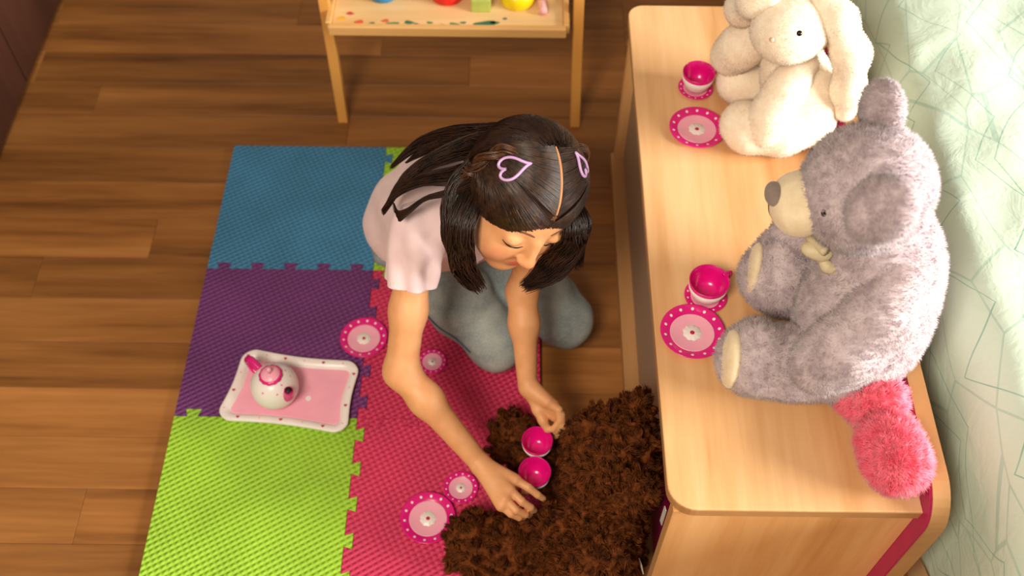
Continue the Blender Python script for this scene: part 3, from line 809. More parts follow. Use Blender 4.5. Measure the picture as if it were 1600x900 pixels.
for ey in (0.754, 0.845): solid_part('eye', Solid().ell((0.3555, ey, 0.688), (0.0055, 0.006, 0.007)), 0.0015, M_eye, hd)
def limb(name, pts, rs, parent, mat, seed, count, h=0.004, k=0.02, extra=None, **kw):
    s_ = Solid().chain(pts, rs, k)
    if extra: extra(s_)
    return plush(name, s_, h, mat, parent, count, seed=seed, **kw)
limb('arm', [(0.4620, 0.7310, 0.6000), (0.4387, 0.6924, 0.5680), (0.4076, 0.6717, 0.5280), (0.3828, 0.6661, 0.5020)], [0.034, 0.037, 0.040, 0.038], lb, M_lav, 26, 12000, lean=(-0.3, -0.1, -0.3), **LF)
limb('arm', [(0.432, 0.850, 0.570), (0.395, 0.865, 0.52), (0.365, 0.855, 0.475)], [0.034, 0.037, 0.035], lb, M_lav, 27, 8000, lean=(-0.3, 0, -0.3), **LF)
def leg(hip, foot, r, seed, padc, padr):
    hip, foot = np.array(hip), np.array(foot)
    l = limb('leg', [hip, hip * 0.45 + foot * 0.55, foot], [r * 1.05, r, r * 0.98], lb, M_lav, seed, 11000, extra=lambda s_: s_.ell(foot + (0.004, 0, 0.012), (0.030, r * 0.98, r * 1.22), k=0.02), lean=(-0.2, 0, 0.1), **LF)
    d = foot - hip; d /= np.linalg.norm(d)
    plush('foot_pad', Solid().ell(padc, padr, frame(d, (0, 0, 1)), k=0.005), 0.003, M_cream, l, 2500, 0.0025, 0.0005, seed=seed + 1)
leg((0.425, 0.690, 0.455), (0.3091, 0.7010, 0.4520), 0.0445, 28, np.array((0.3091, 0.7010, 0.4520)) + (-0.026, -0.004, 0.008), (0.014, 0.036, 0.044))
leg((0.420, 0.820, 0.455), (0.3554, 0.8330, 0.4540), 0.0465, 31, np.array((0.3554, 0.8330, 0.4540)) + (-0.026, 0.004, 0.008), (0.012, 0.036, 0.044))
rb = tube('neck_ribbon', [(0.375, 0.755, 0.612), (0.362, 0.785, 0.605), (0.365, 0.82, 0.608), (0.39, 0.85, 0.615)], 0.006, M_beige_ribbon, lb, 8)
solid_part('bow', Solid().ell((0.3762, 0.7644, 0.5920), (0.007, 0.010, 0.010), k=0.004).ell(np.array((0.3690, 0.7661, 0.6000)), (0.012, 0.020, 0.010), frame((0.3, 0.8, 0.3), (0, 0, 1)), k=0.004), 0.002, M_beige_ribbon, rb)
tube('ribbon_tail', [(0.3759, 0.7625, 0.5920), (0.3829, 0.7534, 0.5860), (0.3921, 0.7492, 0.5840), (0.3972, 0.7424, 0.5750)], [0.005, 0.009, 0.007, 0.002], M_beige_ribbon, rb, 8)

# ---- rabbit
rbt = empty('plush_rabbit', (0.39, 1.17, BZ), 'ivory plush rabbit with long drooping ears sitting at the far end', 'plush rabbit')
RF = dict(length=0.0045, width=0.0005, mess=0.7)
plush('body', Solid().ell((0.4469, 1.1701, 0.4650), (0.058, 0.056, 0.060), k=0.02).ell((0.4163, 1.1881, 0.5200), (0.042, 0.044, 0.055), k=0.04), 0.004, M_ivory, rbt, 15000, seed=41, **RF)
rh = plush('head', Solid().ell((0.3963, 1.1624, 0.6120), (0.055, 0.053, 0.048), k=0.02).ell(np.array((0.3780, 1.1455, 0.6100)), (0.036, 0.036, 0.034), k=0.03), 0.0035, M_ivory, rbt, 12000, seed=42, **RF)
solid_part('nose', Solid().ell((0.3544, 1.1090, 0.6300), (0.0042, 0.004, 0.0035)), 0.0015, plain('rabbit_nose', (232, 178, 160), 0.6), rh)
solid_part('eye', Solid().ell((0.3863, 1.0996, 0.6500), (0.0042, 0.0042, 0.0042)), 0.0012, M_eye, rh)
solid_part('eye', Solid().ell((0.3445, 1.1578, 0.6220), (0.0042, 0.0042, 0.0042)), 0.0012, M_eye, rh)
limb('ear', [(0.4262, 1.1604, 0.6550), (0.4509, 1.1413, 0.6400), (0.4779, 1.1259, 0.5900), (0.4950, 1.1331, 0.5150), (0.5037, 1.1378, 0.4680)], [0.017, 0.021, 0.0235, 0.022, 0.017], rh, M_ivory, 43, 9000, h=0.0035, **RF)
limb('ear', [(0.3562, 1.1686, 0.6550), (0.3383, 1.1798, 0.6400), (0.3367, 1.2236, 0.5900), (0.3455, 1.2588, 0.5450)], [0.016, 0.021, 0.023, 0.020], rh, M_ivory, 44, 7000, h=0.0035, **RF)
limb('arm', [(0.4218, 1.1541, 0.5450), (0.4045, 1.1367, 0.5100), (0.3878, 1.1191, 0.4740), (0.3824, 1.1097, 0.4520)], [0.024, 0.027, 0.029, 0.028], rbt, M_ivory, 45, 9000, h=0.0035, **RF)
limb('arm', [(0.3708, 1.1986, 0.5600), (0.3491, 1.2251, 0.5150), (0.3393, 1.2381, 0.4850)], [0.025, 0.031, 0.032], rbt, M_ivory, 46, 8000, h=0.0035, **RF)
limb('leg', [(0.4108, 1.2291, 0.4350), (0.3697, 1.2265, 0.4340), (0.3561, 1.2289, 0.4370)], [0.034, 0.031, 0.032], rbt, M_ivory, 47, 7000, h=0.0035, **RF)
limb('leg', [(0.4602, 1.1402, 0.4400), (0.4102, 1.1196, 0.4380), (0.3622, 1.1261, 0.4360), (0.3527, 1.1357, 0.4400)], [0.036, 0.034, 0.034, 0.033], rbt, M_ivory, 48, 9000, h=0.0035, **RF)
tg = (0.5053, 1.1723, 0.4050)
box('care_tag', (tg[0] - 0.008, tg[1] - 0.010, BZ + 0.0008), (tg[0] + 0.010, tg[1] + 0.006, BZ + 0.0022), M_tagcloth, rbt, 0.0003, 1)

# ---- pink pom-poms
def pompom(pts, rs, seed, label):
    t = empty('fluffy_pompom', (pts[0][0], pts[0][1], BZ), label, 'pompom', 'pink fluffy pompoms on the bench')
    limb('fluff', pts, rs, t, M_pinkfur, seed, 14000, h=0.003, length=0.017, width=0.0007, mess=0.9, segs=2, curl=0.35, tufts=800, gather=0.45, rest=BZ + 0.0006)
    return t
pompom([(0.4496, 0.6622, 0.4420), (0.4638, 0.6466, 0.4420)], [0.030, 0.031], 51, 'coral fluffy pompom tucked against the lavender bear')
pompom([(0.4682, 0.5897, 0.4440), (0.4729, 0.5620, 0.4440)], [0.031, 0.032], 52, 'pink fluffy pompom nearest the bench corner')

# ---- brown curly bear
bb_ = empty('brown_bear', (0.13, 0.62, MT), 'brown curly plush bear sitting on the mat against the bench', 'plush bear')
BF = dict(length=0.016, width=0.0010, mess=0.9, segs=2, curl=0.7, clump=0.55, displace=0.0070, freq=95, h=0.004)
def bplush(name, sol, parent, count, seed):
    count = int(count * 0.60)
    return plush(name, sol, BF['h'], M_brown, parent, count, BF['length'], BF['width'], BF['displace'], BF['freq'], seed, mess=0.9, segs=2, curl=0.55, tufts=max(60, count // 36), gather=0.72, rest=MT + 0.0006)
bplush('body', Solid().ell((0.126, 0.582, 0.108), (0.068, 0.072, 0.076), k=0.03).ell((0.142, 0.598, 0.180), (0.046, 0.056, 0.048), k=0.04), bb_, 30000, 61)
bh = bplush('head', Solid().ell((0.140, 0.640, 0.294), (0.061, 0.066, 0.058), k=0.02), bb_, 24000, 62)
mzb = bplush('muzzle', Solid().ell((0.112, 0.652, 0.272), (0.028, 0.032, 0.028), k=0.01), bh, 7000, 63)
solid_part('nose', Solid().ell((0.082, 0.657, 0.274), (0.008, 0.012, 0.008)), 0.002, M_eye, mzb)
bplush('ear', Solid().ell((0.178, 0.696, 0.314), (0.020, 0.026, 0.026)), bh, 5000, 64)
bplush('ear', Solid().ell((0.166, 0.576, 0.320), (0.020, 0.026, 0.026)), bh, 5000, 65)
for ey in (0.625, 0.672): solid_part('eye', Solid().ell((0.097, ey, 0.306), 0.006), 0.0015, M_eye, bh)
bplush('arm', Solid().chain([(0.128, 0.538, 0.190), (0.098, 0.528, 0.150), (0.0684, 0.6121, 0.1080)], [0.031, 0.033, 0.030], 0.02), bb_, 14000, 66)
bplush('arm', Solid().chain([(0.145, 0.680, 0.200), (0.140, 0.712, 0.150), (0.135, 0.722, 0.110)], [0.030, 0.032, 0.030], 0.02), bb_, 10000, 67)
bplush('leg', Solid().chain([(0.110, 0.580, 0.068), (0.02, 0.590, 0.064), (-0.0495, 0.6002, 0.0620)], [0.046, 0.042, 0.042], 0.02).ell((-0.0594, 0.6027, 0.0660), (0.026, 0.038, 0.046), k=0.02), bb_, 20000, 68)
bplush('leg', Solid().chain([(0.115, 0.680, 0.060), (0.06, 0.735, 0.050), (0.0052, 0.7836, 0.0520)], [0.040, 0.031, 0.034], 0.02).ell((-0.0012, 0.7832, 0.0620), (0.024, 0.036, 0.042), k=0.02), bb_, 18000, 69)
ct = np.array((0.1976, 0.5705, 0.1000))
def card(name, c, ax, w, h, parent, mat):
    """thin cloth label hanging in the plane given by its long axis"""
    c = np.array(c); a = np.array(ax, float); a /= np.linalg.norm(a); n = np.array([-1.0, -0.2, 0.4]); b = np.cross(n, a); b /= np.linalg.norm(b); n = np.cross(a, b)
    V = [c + a * h * i + b * w * j + n * 0.0006 * k for k in (-1, 1) for i, j in ((-0.5, -0.5), (0.5, -0.5), (0.5, 0.5), (-0.5, 0.5))]
    F = [[3, 2, 1, 0], [4, 5, 6, 7], [0, 1, 5, 4], [1, 2, 6, 5], [2, 3, 7, 6], [3, 0, 4, 7]]
    return put(name, mesh_from(name, V, F), mat, parent, smooth=False)
card('care_tag', (0.193, 0.545, 0.13), (-0.2, 0.1, 1), 0.014, 0.034, bb_, M_tagcloth)
card('care_tag', (0.214, 0.575, 0.24), (0.0, 0.0, 1), 0.008, 0.05, bb_, M_tagcloth)

# ------------------------------------------------------------------ the girl
girl = empty('person', (-0.08, 1.06, MT), 'child in a pale pink t-shirt and faded jeans kneeling, holding two toy cups', 'person')
A3 = lambda *p: np.array(p, float)
def unit(v): v = np.array(v, float); return v / np.linalg.norm(v)
# head frame: HL her left, HF face direction, HU crown
HC = np.array((0.0086, 0.9064, 0.5450)); HS = 1.025
HU = unit((0.45, -0.16, 0.88)); HF = np.array((0.30, -0.93, -0.24)); HF = unit(HF - HU * (HF @ HU)); HL = np.cross(HU, HF)
HA = np.stack([HL, HF, HU])
def hp(a, b, c): return HC + HL * a + HF * b + HU * c
# trunk frame
PV = np.array((-0.138, 1.150, 0.155)); SM = np.array((-0.030, 0.965, 0.452))
TU = unit(SM - PV); TL = np.array((0.85, 0.5, 0.0)); TL = unit(TL - TU * (TL @ TU)); TF = np.cross(TL, TU)
TA = np.stack([TL, TF, TU])
def tpt(a, b, c): return PV + TL * a + TF * b + TU * c
SR, SL = np.array((-0.1356, 0.9142, 0.4400)), np.array((0.046, 0.990, 0.430))
ER, WR = np.array((-0.1652, 0.7965, 0.2500)), np.array((-0.0476, 0.6964, 0.1500))
EL, WL = np.array((0.0160, 0.9288, 0.2750)), np.array((0.0261, 0.8185, 0.1720))

# ---- skin: head, trunk core, arms and hands
head = Solid()
head.ell(hp(0, -0.001, 0.020), (0.068, 0.074, 0.075), HA, 0.02)
head.ell(hp(0, 0.028, -0.022), (0.056, 0.052, 0.062), HA, 0.03)
head.ell(hp(0, 0.046, -0.068), (0.036, 0.030, 0.030), HA, 0.03)
head.ell(hp(0, 0.062, -0.084), (0.017, 0.014, 0.013), HA, 0.018)
for s_ in (-1, 1):
    head.ell(hp(0.034 * s_, 0.050, -0.038), (0.022, 0.024, 0.024), HA, 0.02)
    head.dent(hp(0.030 * s_, 0.094, 0.002), (0.016, 0.017, 0.011), HA, 0.016)
    head.ell(hp(0.030 * s_, 0.0655, 0.001), (0.0145, 0.0135, 0.0120), HA, 0.004)
    head.ell(hp(0.064 * s_, -0.008, -0.012), (0.006, 0.016, 0.026), HA, 0.006)
    head.ell(hp(0.0080 * s_, 0.0870, -0.0305), (0.0056, 0.0068, 0.0050), HA, 0.005)
head.cap(hp(0, 0.080, 0.004), hp(0, 0.092, -0.026), 0.0066, 0.0074, 0.010)
head.ell(hp(0, 0.0935, -0.0280), (0.0074, 0.0074, 0.0068), HA, 0.006)
head.ell(hp(0, 0.0765, -0.0525), (0.017, 0.0085, 0.0048), HA, 0.006)
head.ell(hp(0, 0.0745, -0.0605), (0.014, 0.0085, 0.0050), HA, 0.004)
head.cap(hp(0, -0.020, -0.060), tpt(0, 0.0, 0.385), 0.036, 0.040, 0.02)
head.cap(tpt(0, 0, 0.385), tpt(0, 0.0, 0.30), 0.04, 0.06, 0.02)
Vh, Qh = head.mesh(0.0020); Vh = smooth_mesh(Vh, Qh, 2)
Vh = HC + (Vh - HC) * HS
def hp(a, b, c): return HC + (HL * a + HF * b + HU * c) * HS

def finger(sol, pts, r0, r1, k=0.0016):
    n = len(pts); rs = np.linspace(r0 * 0.86, r1 * 0.9, n); sol.chain([np.array(p, float) for p in pts], rs, k)
armR = Solid().chain([SR, SR * 0.45 + ER * 0.55, ER], [0.029, 0.0252, 0.0240], 0.02)
armR.chain([ER, ER * 0.68 + WR * 0.32 + A3(0, 0, 0.003), WR], [0.0240, 0.0232, 0.0160], 0.02)
# right hand, palm down over cup B
KR = [(0.0094, 0.6675, 0.1500), (0.0008, 0.6494, 0.1530), (-0.0067, 0.6368, 0.1510), (-0.0123, 0.6285, 0.1440)]       # knuckles index..little
for i, k_ in enumerate(KR): armR.cap(WR * 0.9 + np.array(k_) * 0.1, k_, 0.0125, 0.0092, 0.008)
finger(armR, [KR[0], (0.0288, 0.6566, 0.1470), (0.0425, 0.6494, 0.1380), (0.0515, 0.6477, 0.1280)], 0.0082, 0.0056)
finger(armR, [KR[1], (0.0183, 0.6344, 0.1480), (0.0319, 0.6295, 0.1360), (0.0380, 0.6306, 0.1240)], 0.0083, 0.0056)
finger(armR, [KR[2], (0.0098, 0.6213, 0.1450), (0.0243, 0.6199, 0.1320), (0.0313, 0.6244, 0.1190)], 0.0080, 0.0054)
finger(armR, [KR[3], (0.0022, 0.6189, 0.1360), (0.0148, 0.6180, 0.1240), (0.0227, 0.6242, 0.1120)], 0.0072, 0.0050)
finger(armR, [(-0.0305, 0.6695, 0.1400), (-0.0110, 0.6674, 0.1220), (0.0098, 0.6658, 0.1120), (0.0266, 0.6669, 0.1100)], 0.0105, 0.0066, 0.006)
Vr, Qr = armR.mesh(0.0019); Vr = smooth_mesh(Vr, Qr, 1)
armL = Solid().chain([SL, SL * 0.45 + EL * 0.55, EL], [0.029, 0.0240, 0.0220], 0.02)
armL.chain([EL, EL * 0.66 + WL * 0.34 + A3(0, 0, 0.002), WL], [0.0220, 0.0212, 0.0150], 0.02)
KL = [(0.0572, 0.7902, 0.1720), (0.0685, 0.7879, 0.1640), (0.0719, 0.7843, 0.1540), (0.0693, 0.7816, 0.1420)]
for i, k_ in enumerate(KL): armL.cap(WL * 0.9 + np.array(k_) * 0.1, k_, 0.0125, 0.0090, 0.008)
finger(armL, [KL[0], (0.0753, 0.7801, 0.1660), (0.0778, 0.7685, 0.1520), (0.0672, 0.7599, 0.1380)], 0.0082, 0.0056)
finger(armL, [KL[1], (0.0796, 0.7755, 0.1580), (0.0810, 0.7643, 0.1450), (0.0715, 0.7591, 0.1310)], 0.0082, 0.0056)
finger(armL, [KL[2], (0.0821, 0.7712, 0.1470), (0.0825, 0.7622, 0.1340), (0.0749, 0.7593, 0.1220)], 0.0078, 0.0054)
finger(armL, [KL[3], (0.0787, 0.7711, 0.1320), (0.0801, 0.7633, 0.1210), (0.0733, 0.7610, 0.1120)], 0.0070, 0.0050)
finger(armL, [(0.0335, 0.8080, 0.1600), (0.0427, 0.7873, 0.1520), (0.0510, 0.7724, 0.1440), (0.0583, 0.7619, 0.1340)], 0.0110, 0.0064, 0.006)
Vl, Ql = armL.mesh(0.0019); Vl = smooth_mesh(Vl, Ql, 1)
# trunk, hips and legs under the clothes
HR_, HLh = tpt(-0.062, 0.0, 0.0), tpt(0.062, 0.0, 0.0)
KNR, KNL = np.array((-0.025, 0.966, 0.068)), np.array((0.091, 1.016, 0.066))
ANR, ANL = np.array((-0.150, 1.200, 0.055)), np.array((-0.040, 1.265, 0.055))
core = Solid().ell(tpt(0, 0, 0.02), (0.095, 0.075, 0.08), TA, 0.03).ell(tpt(0, 0, 0.15), (0.085, 0.062, 0.12), TA, 0.04).ell(tpt(0, 0, 0.29), (0.100, 0.066, 0.10), TA, 0.04)
core.cap(SM, SR, 0.035, 0.032, 0.02).cap(SM, SL, 0.035, 0.032, 0.02)
for h_, k_, a_ in ((HR_, KNR, ANR), (HLh, KNL, ANL)):
    core.chain([h_, k_], [0.058, 0.042], 0.02).chain([k_, a_], [0.038, 0.028], 0.01)
    back = unit((0.12, 1.0, 0.0))
    core.chain([a_, a_ + back * 0.05 + A3(0, 0, -0.012), a_ + back * 0.10 + A3(0, 0, -0.018)], [0.028, 0.026, 0.016], 0.01)
Vc, Qc = core.mesh(0.005); Vc = smooth_mesh(Vc, Qc, 1)
Vs, Qs = [], []; off = 0
for v, q in ((Vh, Qh), (Vr, Qr), (Vl, Ql), (Vc, Qc)):
    Vs.append(v); Qs.append(q + off); off += len(v)
BV, BQ = np.concatenate(Vs), np.concatenate(Qs)
me = mesh_from('body', BV, [BQ])
# natural redness of lips, cheeks, nails and knuckles as a colour mask
red = np.zeros(len(BV), np.float32)
loc = (BV - HC) @ HA.T
for c, r, w in (((0, 0.083, -0.0525), (0.017, 0.012, 0.0042), 1.0), ((0, 0.080, -0.060), (0.014, 0.012, 0.0045), 1.0), ((0.036, 0.068, -0.036), (0.020, 0.03, 0.018), 0.30), ((-0.036, 0.068, -0.036), (0.020, 0.03, 0.018), 0.30), ((0, 0.103, -0.029), (0.010, 0.01, 0.010), 0.25)):
    d = (((loc - np.array(c)) / np.array(r)) ** 2).sum(1); red = np.maximum(red, w * np.exp(-d * d))
for k_ in KR + KL:
    d = ((BV - np.array(k_)) ** 2).sum(1) / 0.009 ** 2; red = np.maximum(red, 0.22 * np.exp(-d))
at = me.attributes.new('redness', 'FLOAT', 'POINT'); at.data.foreach_set('value', red)
n = NT('skin'); v = n.coords()
an = n.n('ShaderNodeAttribute'); an.attribute_name = 'redness'
sk = n.ramp(n.noise(v, 45, 3), [(0.3, (222, 158, 108)), (0.7, (232, 172, 122))])
n.base(n.mix(an.outputs['Fac'], sk, rgba((196, 86, 72))))
n.b.inputs['Subsurface Weight'].default_value = 0.12
n.b.inputs['Subsurface Radius'].default_value = (0.01, 0.004, 0.002)
n.b.inputs['Subsurface Scale'].default_value = 0.6
n.bump(n.noise(v, 900, 2), 0.08, 0.001)
M_skin = n.p(Roughness=0.52)
body_o = put('body', me, M_skin, girl)
M_hair = NT('dark_brown_hair')
_hn = M_hair.noise(M_hair.coords(), 55, 2)
M_hair.base(M_hair.ramp(_hn, [(0.3, (22, 11, 8)), (0.7, (52, 29, 18))])); M_hair.b.inputs['Specular IOR Level'].default_value = 0.45
M_hair = M_hair.p(Roughness=0.38)
M_hair_shine = NT('brown_hair_shine')
M_hair_shine.base(M_hair_shine.ramp(M_hair_shine.noise(M_hair_shine.coords(), 130, 2), [(0.3, (26, 14, 9)), (0.7, (66, 40, 24))])); M_hair_shine = M_hair_shine.p(Roughness=0.42)  # lighter brown on the swept hair: its shine is painted into the colour
Nh = normals(Vh, Qh)
def on_face(p, lift):
    i = np.argmin(((Vh - p) ** 2).sum(1)); return Vh[i] + Nh[i] * lift
M_brow = plain('brow_hair', (104, 66, 42), 0.8)
for s_ in (-1, 1):
    # lowered lashes and brows
    lash = [hp(s_ * a, b, c) for a, b, c in ((0.0165, 0.0775, -0.006), (0.024, 0.0815, -0.0105), (0.032, 0.0805, -0.011), (0.040, 0.074, -0.007), (0.044, 0.068, -0.003))]
    lash = [on_face(p, 0.0006) for p in lash]
    tube('eyelashes', lash, [0.0005, 0.0010, 0.0012, 0.0010, 0.0005], M_hair, body_o, 6)
    brow = [hp(s_ * a, b, c) for a, b, c in ((0.014, 0.0855, 0.0225), (0.024, 0.0845, 0.0245), (0.036, 0.0765, 0.0235), (0.046, 0.0650, 0.0165))]
    brow = [on_face(p, 0.0003) for p in brow]
    tube('eyebrow', brow, [0.0010, 0.0015, 0.0014, 0.0006], M_brow, body_o, 6)

# ---- t-shirt
shirt = Solid()
shirt.ell(tpt(0, -0.004, 0.275), (0.118, 0.082, 0.105), TA, 0.03)
shirt.ell(tpt(-0.004, -0.012, 0.175), (0.120, 0.090, 0.12), TA, 0.05)
shirt.ell(tpt(-0.008, -0.022, 0.085), (0.126, 0.098, 0.085), TA, 0.05)
shirt.cap(SM + TU * 0.005, SR, 0.042, 0.038, 0.03).cap(SM + TU * 0.005, SL, 0.042, 0.038, 0.03)
CRR = SR + (ER - SR) * 0.40; CRL = SL + (EL - SL) * 0.42
shirt.cap(SR, SR + (ER - SR) * 0.60, 0.037, 0.0352, 0.02).cap(SL, SL + (EL - SL) * 0.60, 0.039, 0.039, 0.02)
Vt, Qt = shirt.mesh(0.0035)
# trim the sleeves square to the arm and the hem square to the trunk
keep = np.ones(len(Vt), bool); clamps = []
for S0, E0 in ((SR, ER), (SL, EL)):
    d = unit(E0 - S0); L = np.linalg.norm(E0 - S0)
    t = (Vt - S0) @ d; rr = np.linalg.norm(Vt - S0 - t[:, None] * d, axis=1)
    over = (t > 0.35 * L) & (rr < 0.075); keep &= ~over; clamps.append((over, d, S0, 0.35 * L))
t = (Vt - PV) @ TU; hem = 0.0 + 0.006 * np.sin(((Vt - PV) @ TL) * 40)
over = t < hem; keep &= ~over; clamps.append((over, TU, PV, hem))
Qt = Qt[keep[Qt].any(1)]; Vt = smooth_mesh(Vt, Qt, 3)
for over, d, p0, lim in clamps:
    ex = (Vt - p0) @ d - lim; Vt = Vt - (over * ex)[:, None] * d
Nn = normals(Vt, Qt)
fr = (Vt - PV) @ TA.T
drape = np.sin(fr[:, 0] * 95 + fr[:, 2] * 34 + 1.6 * waves(Vt, 14, 91)) * 0.0030 * np.clip(1.1 - fr[:, 2] / 0.36, 0.25, 1) + waves(Vt, 42, 92) * 0.0028
dR = unit(ER - SR); tR = (Vt - SR) @ dR; pR = Vt - SR - tR[:, None] * dR
ang = np.arctan2(pR @ np.cross(dR, TU), pR @ TU)
near = np.exp(-(np.linalg.norm(Vt - (SR + dR * 0.06), axis=1) / 0.07) ** 2)
drape += near * np.sin(ang * 6 + tR * 22) * 0.0050
Vt = Vt + Nn * drape[:, None]
used = np.unique(Qt); remap = np.full(len(Vt), -1); remap[used] = np.arange(len(used))
me = mesh_from('t_shirt', Vt[used], [remap[Qt]])
n = NT('pale_pink_cotton'); v = n.coords()
n.base(n.ramp(n.noise(v, 20, 3), [(0.3, (224, 194, 200)), (0.7, (236, 210, 214))])); n.bump(n.noise(v, 700, 2), 0.15, 0.001)
n.b.inputs['Sheen Weight'].default_value = 0.2
so = put('t_shirt', me, n.p(Roughness=0.9), girl)
sdm = so.modifiers.new('cloth', 'SOLIDIFY'); sdm.thickness = 0.0022; sdm.offset = 0

# ---- jeans
jeans = Solid()
jeans.ell(tpt(0, 0.0, 0.015), (0.094, 0.080, 0.080), TA, 0.03)
for h_, k_, a_ in ((HR_, KNR, ANR), (HLh, KNL, ANL)):
    jeans.chain([h_, h_ * 0.4 + k_ * 0.6 + A3(0, 0, 0.006), k_ + A3(0, 0, 0.002)], [0.060, 0.062, 0.052], 0.02)
    jeans.chain([k_, a_ + A3(0, 0, 0.004)], [0.049, 0.040], 0.015)
Vj, Qj = jeans.mesh(0.0038); Vj = smooth_mesh(Vj, Qj, 2)
Vj[:, 2] = np.maximum(Vj[:, 2], MT + 0.001 + 0.0 * Vj[:, 2])
Nj = normals(Vj, Qj)
w = np.zeros(len(Vj))
for h_, k_ in ((HR_, KNR), (HLh, KNL)):
    d = unit(k_ - h_); t = (Vj - h_) @ d; L = np.linalg.norm(k_ - h_)
    r_ = np.linalg.norm(Vj - h_ - t[:, None] * d, axis=1); m_ = np.exp(-(r_ / 0.09) ** 4)
    w += m_ * np.sin(t * 120 + 2.0 * waves(Vj, 18, 95)) * 0.0042 * np.clip(1.2 - t / L, 0.15, 1)
w += waves(Vj, 40, 96) * 0.0032
Vj = Vj + Nj * w[:, None]
Vj[:, 2] = np.maximum(Vj[:, 2], MT + 0.001)
n = NT('faded_denim'); v = n.coords()
f1 = n.noise(v, 14, 4, 0.6); f2 = n.noise(n.coords((1, 1, 0.2)), 420, 2)
n.base(n.ramp(n.math('ADD', n.math('MULTIPLY', f1, 0.7), n.math('MULTIPLY', f2, 0.3)), [(0.32, (104, 120, 128)), (0.52, (150, 162, 164)), (0.72, (184, 190, 184))]))
n.bump(f2, 0.2, 0.001)
jo = put('jeans', mesh_from('jeans', Vj, [Qj]), n.p(Roughness=0.85), girl)
M_stitch = plain('denim_seam', (70, 88, 102), 0.9)
def on_jeans(p):
    """nearest point of the jeans' surface, lifted by a hair"""
    i = np.argmin(((Vj - np.array(p)) ** 2).sum(1)); return Vj[i] + Nj[i] * 0.0012
seam = [on_jeans(HR_ + (KNR - HR_) * t + unit((-0.75, -0.62, 0.22)) * 0.075) for t in (0.25, 0.4, 0.55, 0.7, 0.85, 1.0)]
tube('side_seam', seam, 0.0016, M_stitch, jo, 6)

# ---- hair
def strands(name, P, r0, r1, mat, parent):
    n_, m_ = P.shape[:2]
    prof = np.interp(np.linspace(0, 1, m_), [0, 0.15, 0.75, 1], [0.8, 1.0, 0.85, 0.25])
    R = (r0 + (r1 - r0) * rng.random((n_, 1))) * prof[None]
    V, Q = tubes_arrays(P, R, 3)
    return put(name, mesh_from(name, V, [Q]), mat, parent)
# close-lying cap of hair under the strands
PART = -0.002
cap_ = Solid().ell(hp(0, -0.002, 0.022), np.array((0.0738, 0.0785, 0.0775)) * HS, HA, 0.01)
cap_.ell(hp(0, -0.034, -0.03), np.array((0.060, 0.042, 0.06)) * HS, HA, 0.03)
Vk, Qk = cap_.mesh(0.0025)
lk = (Vk - HC) @ HA.T / HS
hair_line = lambda a: np.interp(np.abs(a), [0, 0.02, 0.035, 0.048, 0.057, 0.075], [0.047, 0.041, 0.028, 0.006, -0.014, -0.035])
kk = ~((lk[:, 1] > 0.012) & (lk[:, 2] < hair_line(lk[:, 0]) + 0.004)) & ~((np.abs(lk[:, 0]) < 0.0012) & (lk[:, 1] > -0.012) & (lk[:, 2] > 0))
Qk = Qk[kk[Qk].all(1)]; used = np.unique(Qk); remap = np.full(len(Vk), -1); remap[used] = np.arange(len(used))
hair = put('hair', mesh_from('hair', Vk[used], [remap[Qk]]), M_hair, girl)
EC, ER3 = hp(0, -0.002, 0.022), np.array((0.0745, 0.0795, 0.0782)) * HS
def on_cap(d, lift=0.0):
    """point of the hair surface in direction d (head frame, rows)"""
    d = d / np.linalg.norm(d, axis=-1, keepdims=True)
    s_ = 1 / np.sqrt(((d / ER3) ** 2).sum(-1, keepdims=True))
    return EC + ((d * (s_ + lift)) @ HA)
def sweep(n_, side, m_=12):
    """strands from the parting and the forehead hairline, drawn back through the clip to the temple twist"""
    nA = int(n_ * 0.55); u = rng.random(n_)
    F_ = (-0.018 + 0.089 * u) * 1.0
    rootA = np.stack([np.full(n_, side * 0.0022), F_, ER3[2] * np.sqrt(np.clip(1 - (F_ / ER3[1]) ** 2, 0.02, 1))], 1)
    a_ = 0.070 * u; c_ = (hair_line(a_) - 0.022) * HS
    b_ = ER3[1] * np.sqrt(np.clip(1 - (a_ / ER3[0]) ** 2 - (c_ / ER3[2]) ** 2, 0.01, 1))
    rootB = np.stack([side * a_, b_, c_], 1) + rng.normal(size=(n_, 3)) * 0.0024
    d0 = np.where((np.arange(n_) < nA)[:, None], rootA, rootB); d0 /= np.linalg.norm(d0, axis=1, keepdims=True)
    clip = np.array([side * 0.056, -0.006, 0.050]); clip = clip / np.linalg.norm(clip)
    tg_ = np.array([side * 0.80, -0.50, 0.22]); tg_ = tg_ / np.linalg.norm(tg_)
    # strands keep their order while they converge, so the sheet stays closed
    c2 = clip + (d0 - clip) * 0.30 + rng.normal(size=(n_, 3)) * 0.03; d1 = tg_ + (d0 - clip) * 0.22 + rng.normal(size=(n_, 3)) * 0.05
    c1 = d0 * 0.55 + clip * 0.45 + np.array([side * 0.10, 0.02, 0.05])
    N1 = lambda x: x / np.linalg.norm(x, axis=1, keepdims=True)
    c1, c2, d1 = N1(c1), N1(c2), N1(d1)
    t = np.linspace(0, 1, m_)[None, :, None]
    D = d0[:, None] * (1 - t) ** 3 + c1[:, None] * 3 * t * (1 - t) ** 2 + c2[:, None] * 3 * t * t * (1 - t) + d1[:, None] * t ** 3
    lf = 0.0008 + 0.0035 * rng.random((n_, 1, 1)) * np.sin(np.pi * np.clip(t, 0.03, 1))
    return on_cap(D, 0) + (D / np.linalg.norm(D, axis=2, keepdims=True) @ HA) * lf
P = np.concatenate([sweep(1700, s_) for s_ in (-1, 1)])
strands('swept_hair', P, 0.0006, 0.0011, M_hair_shine, hair)
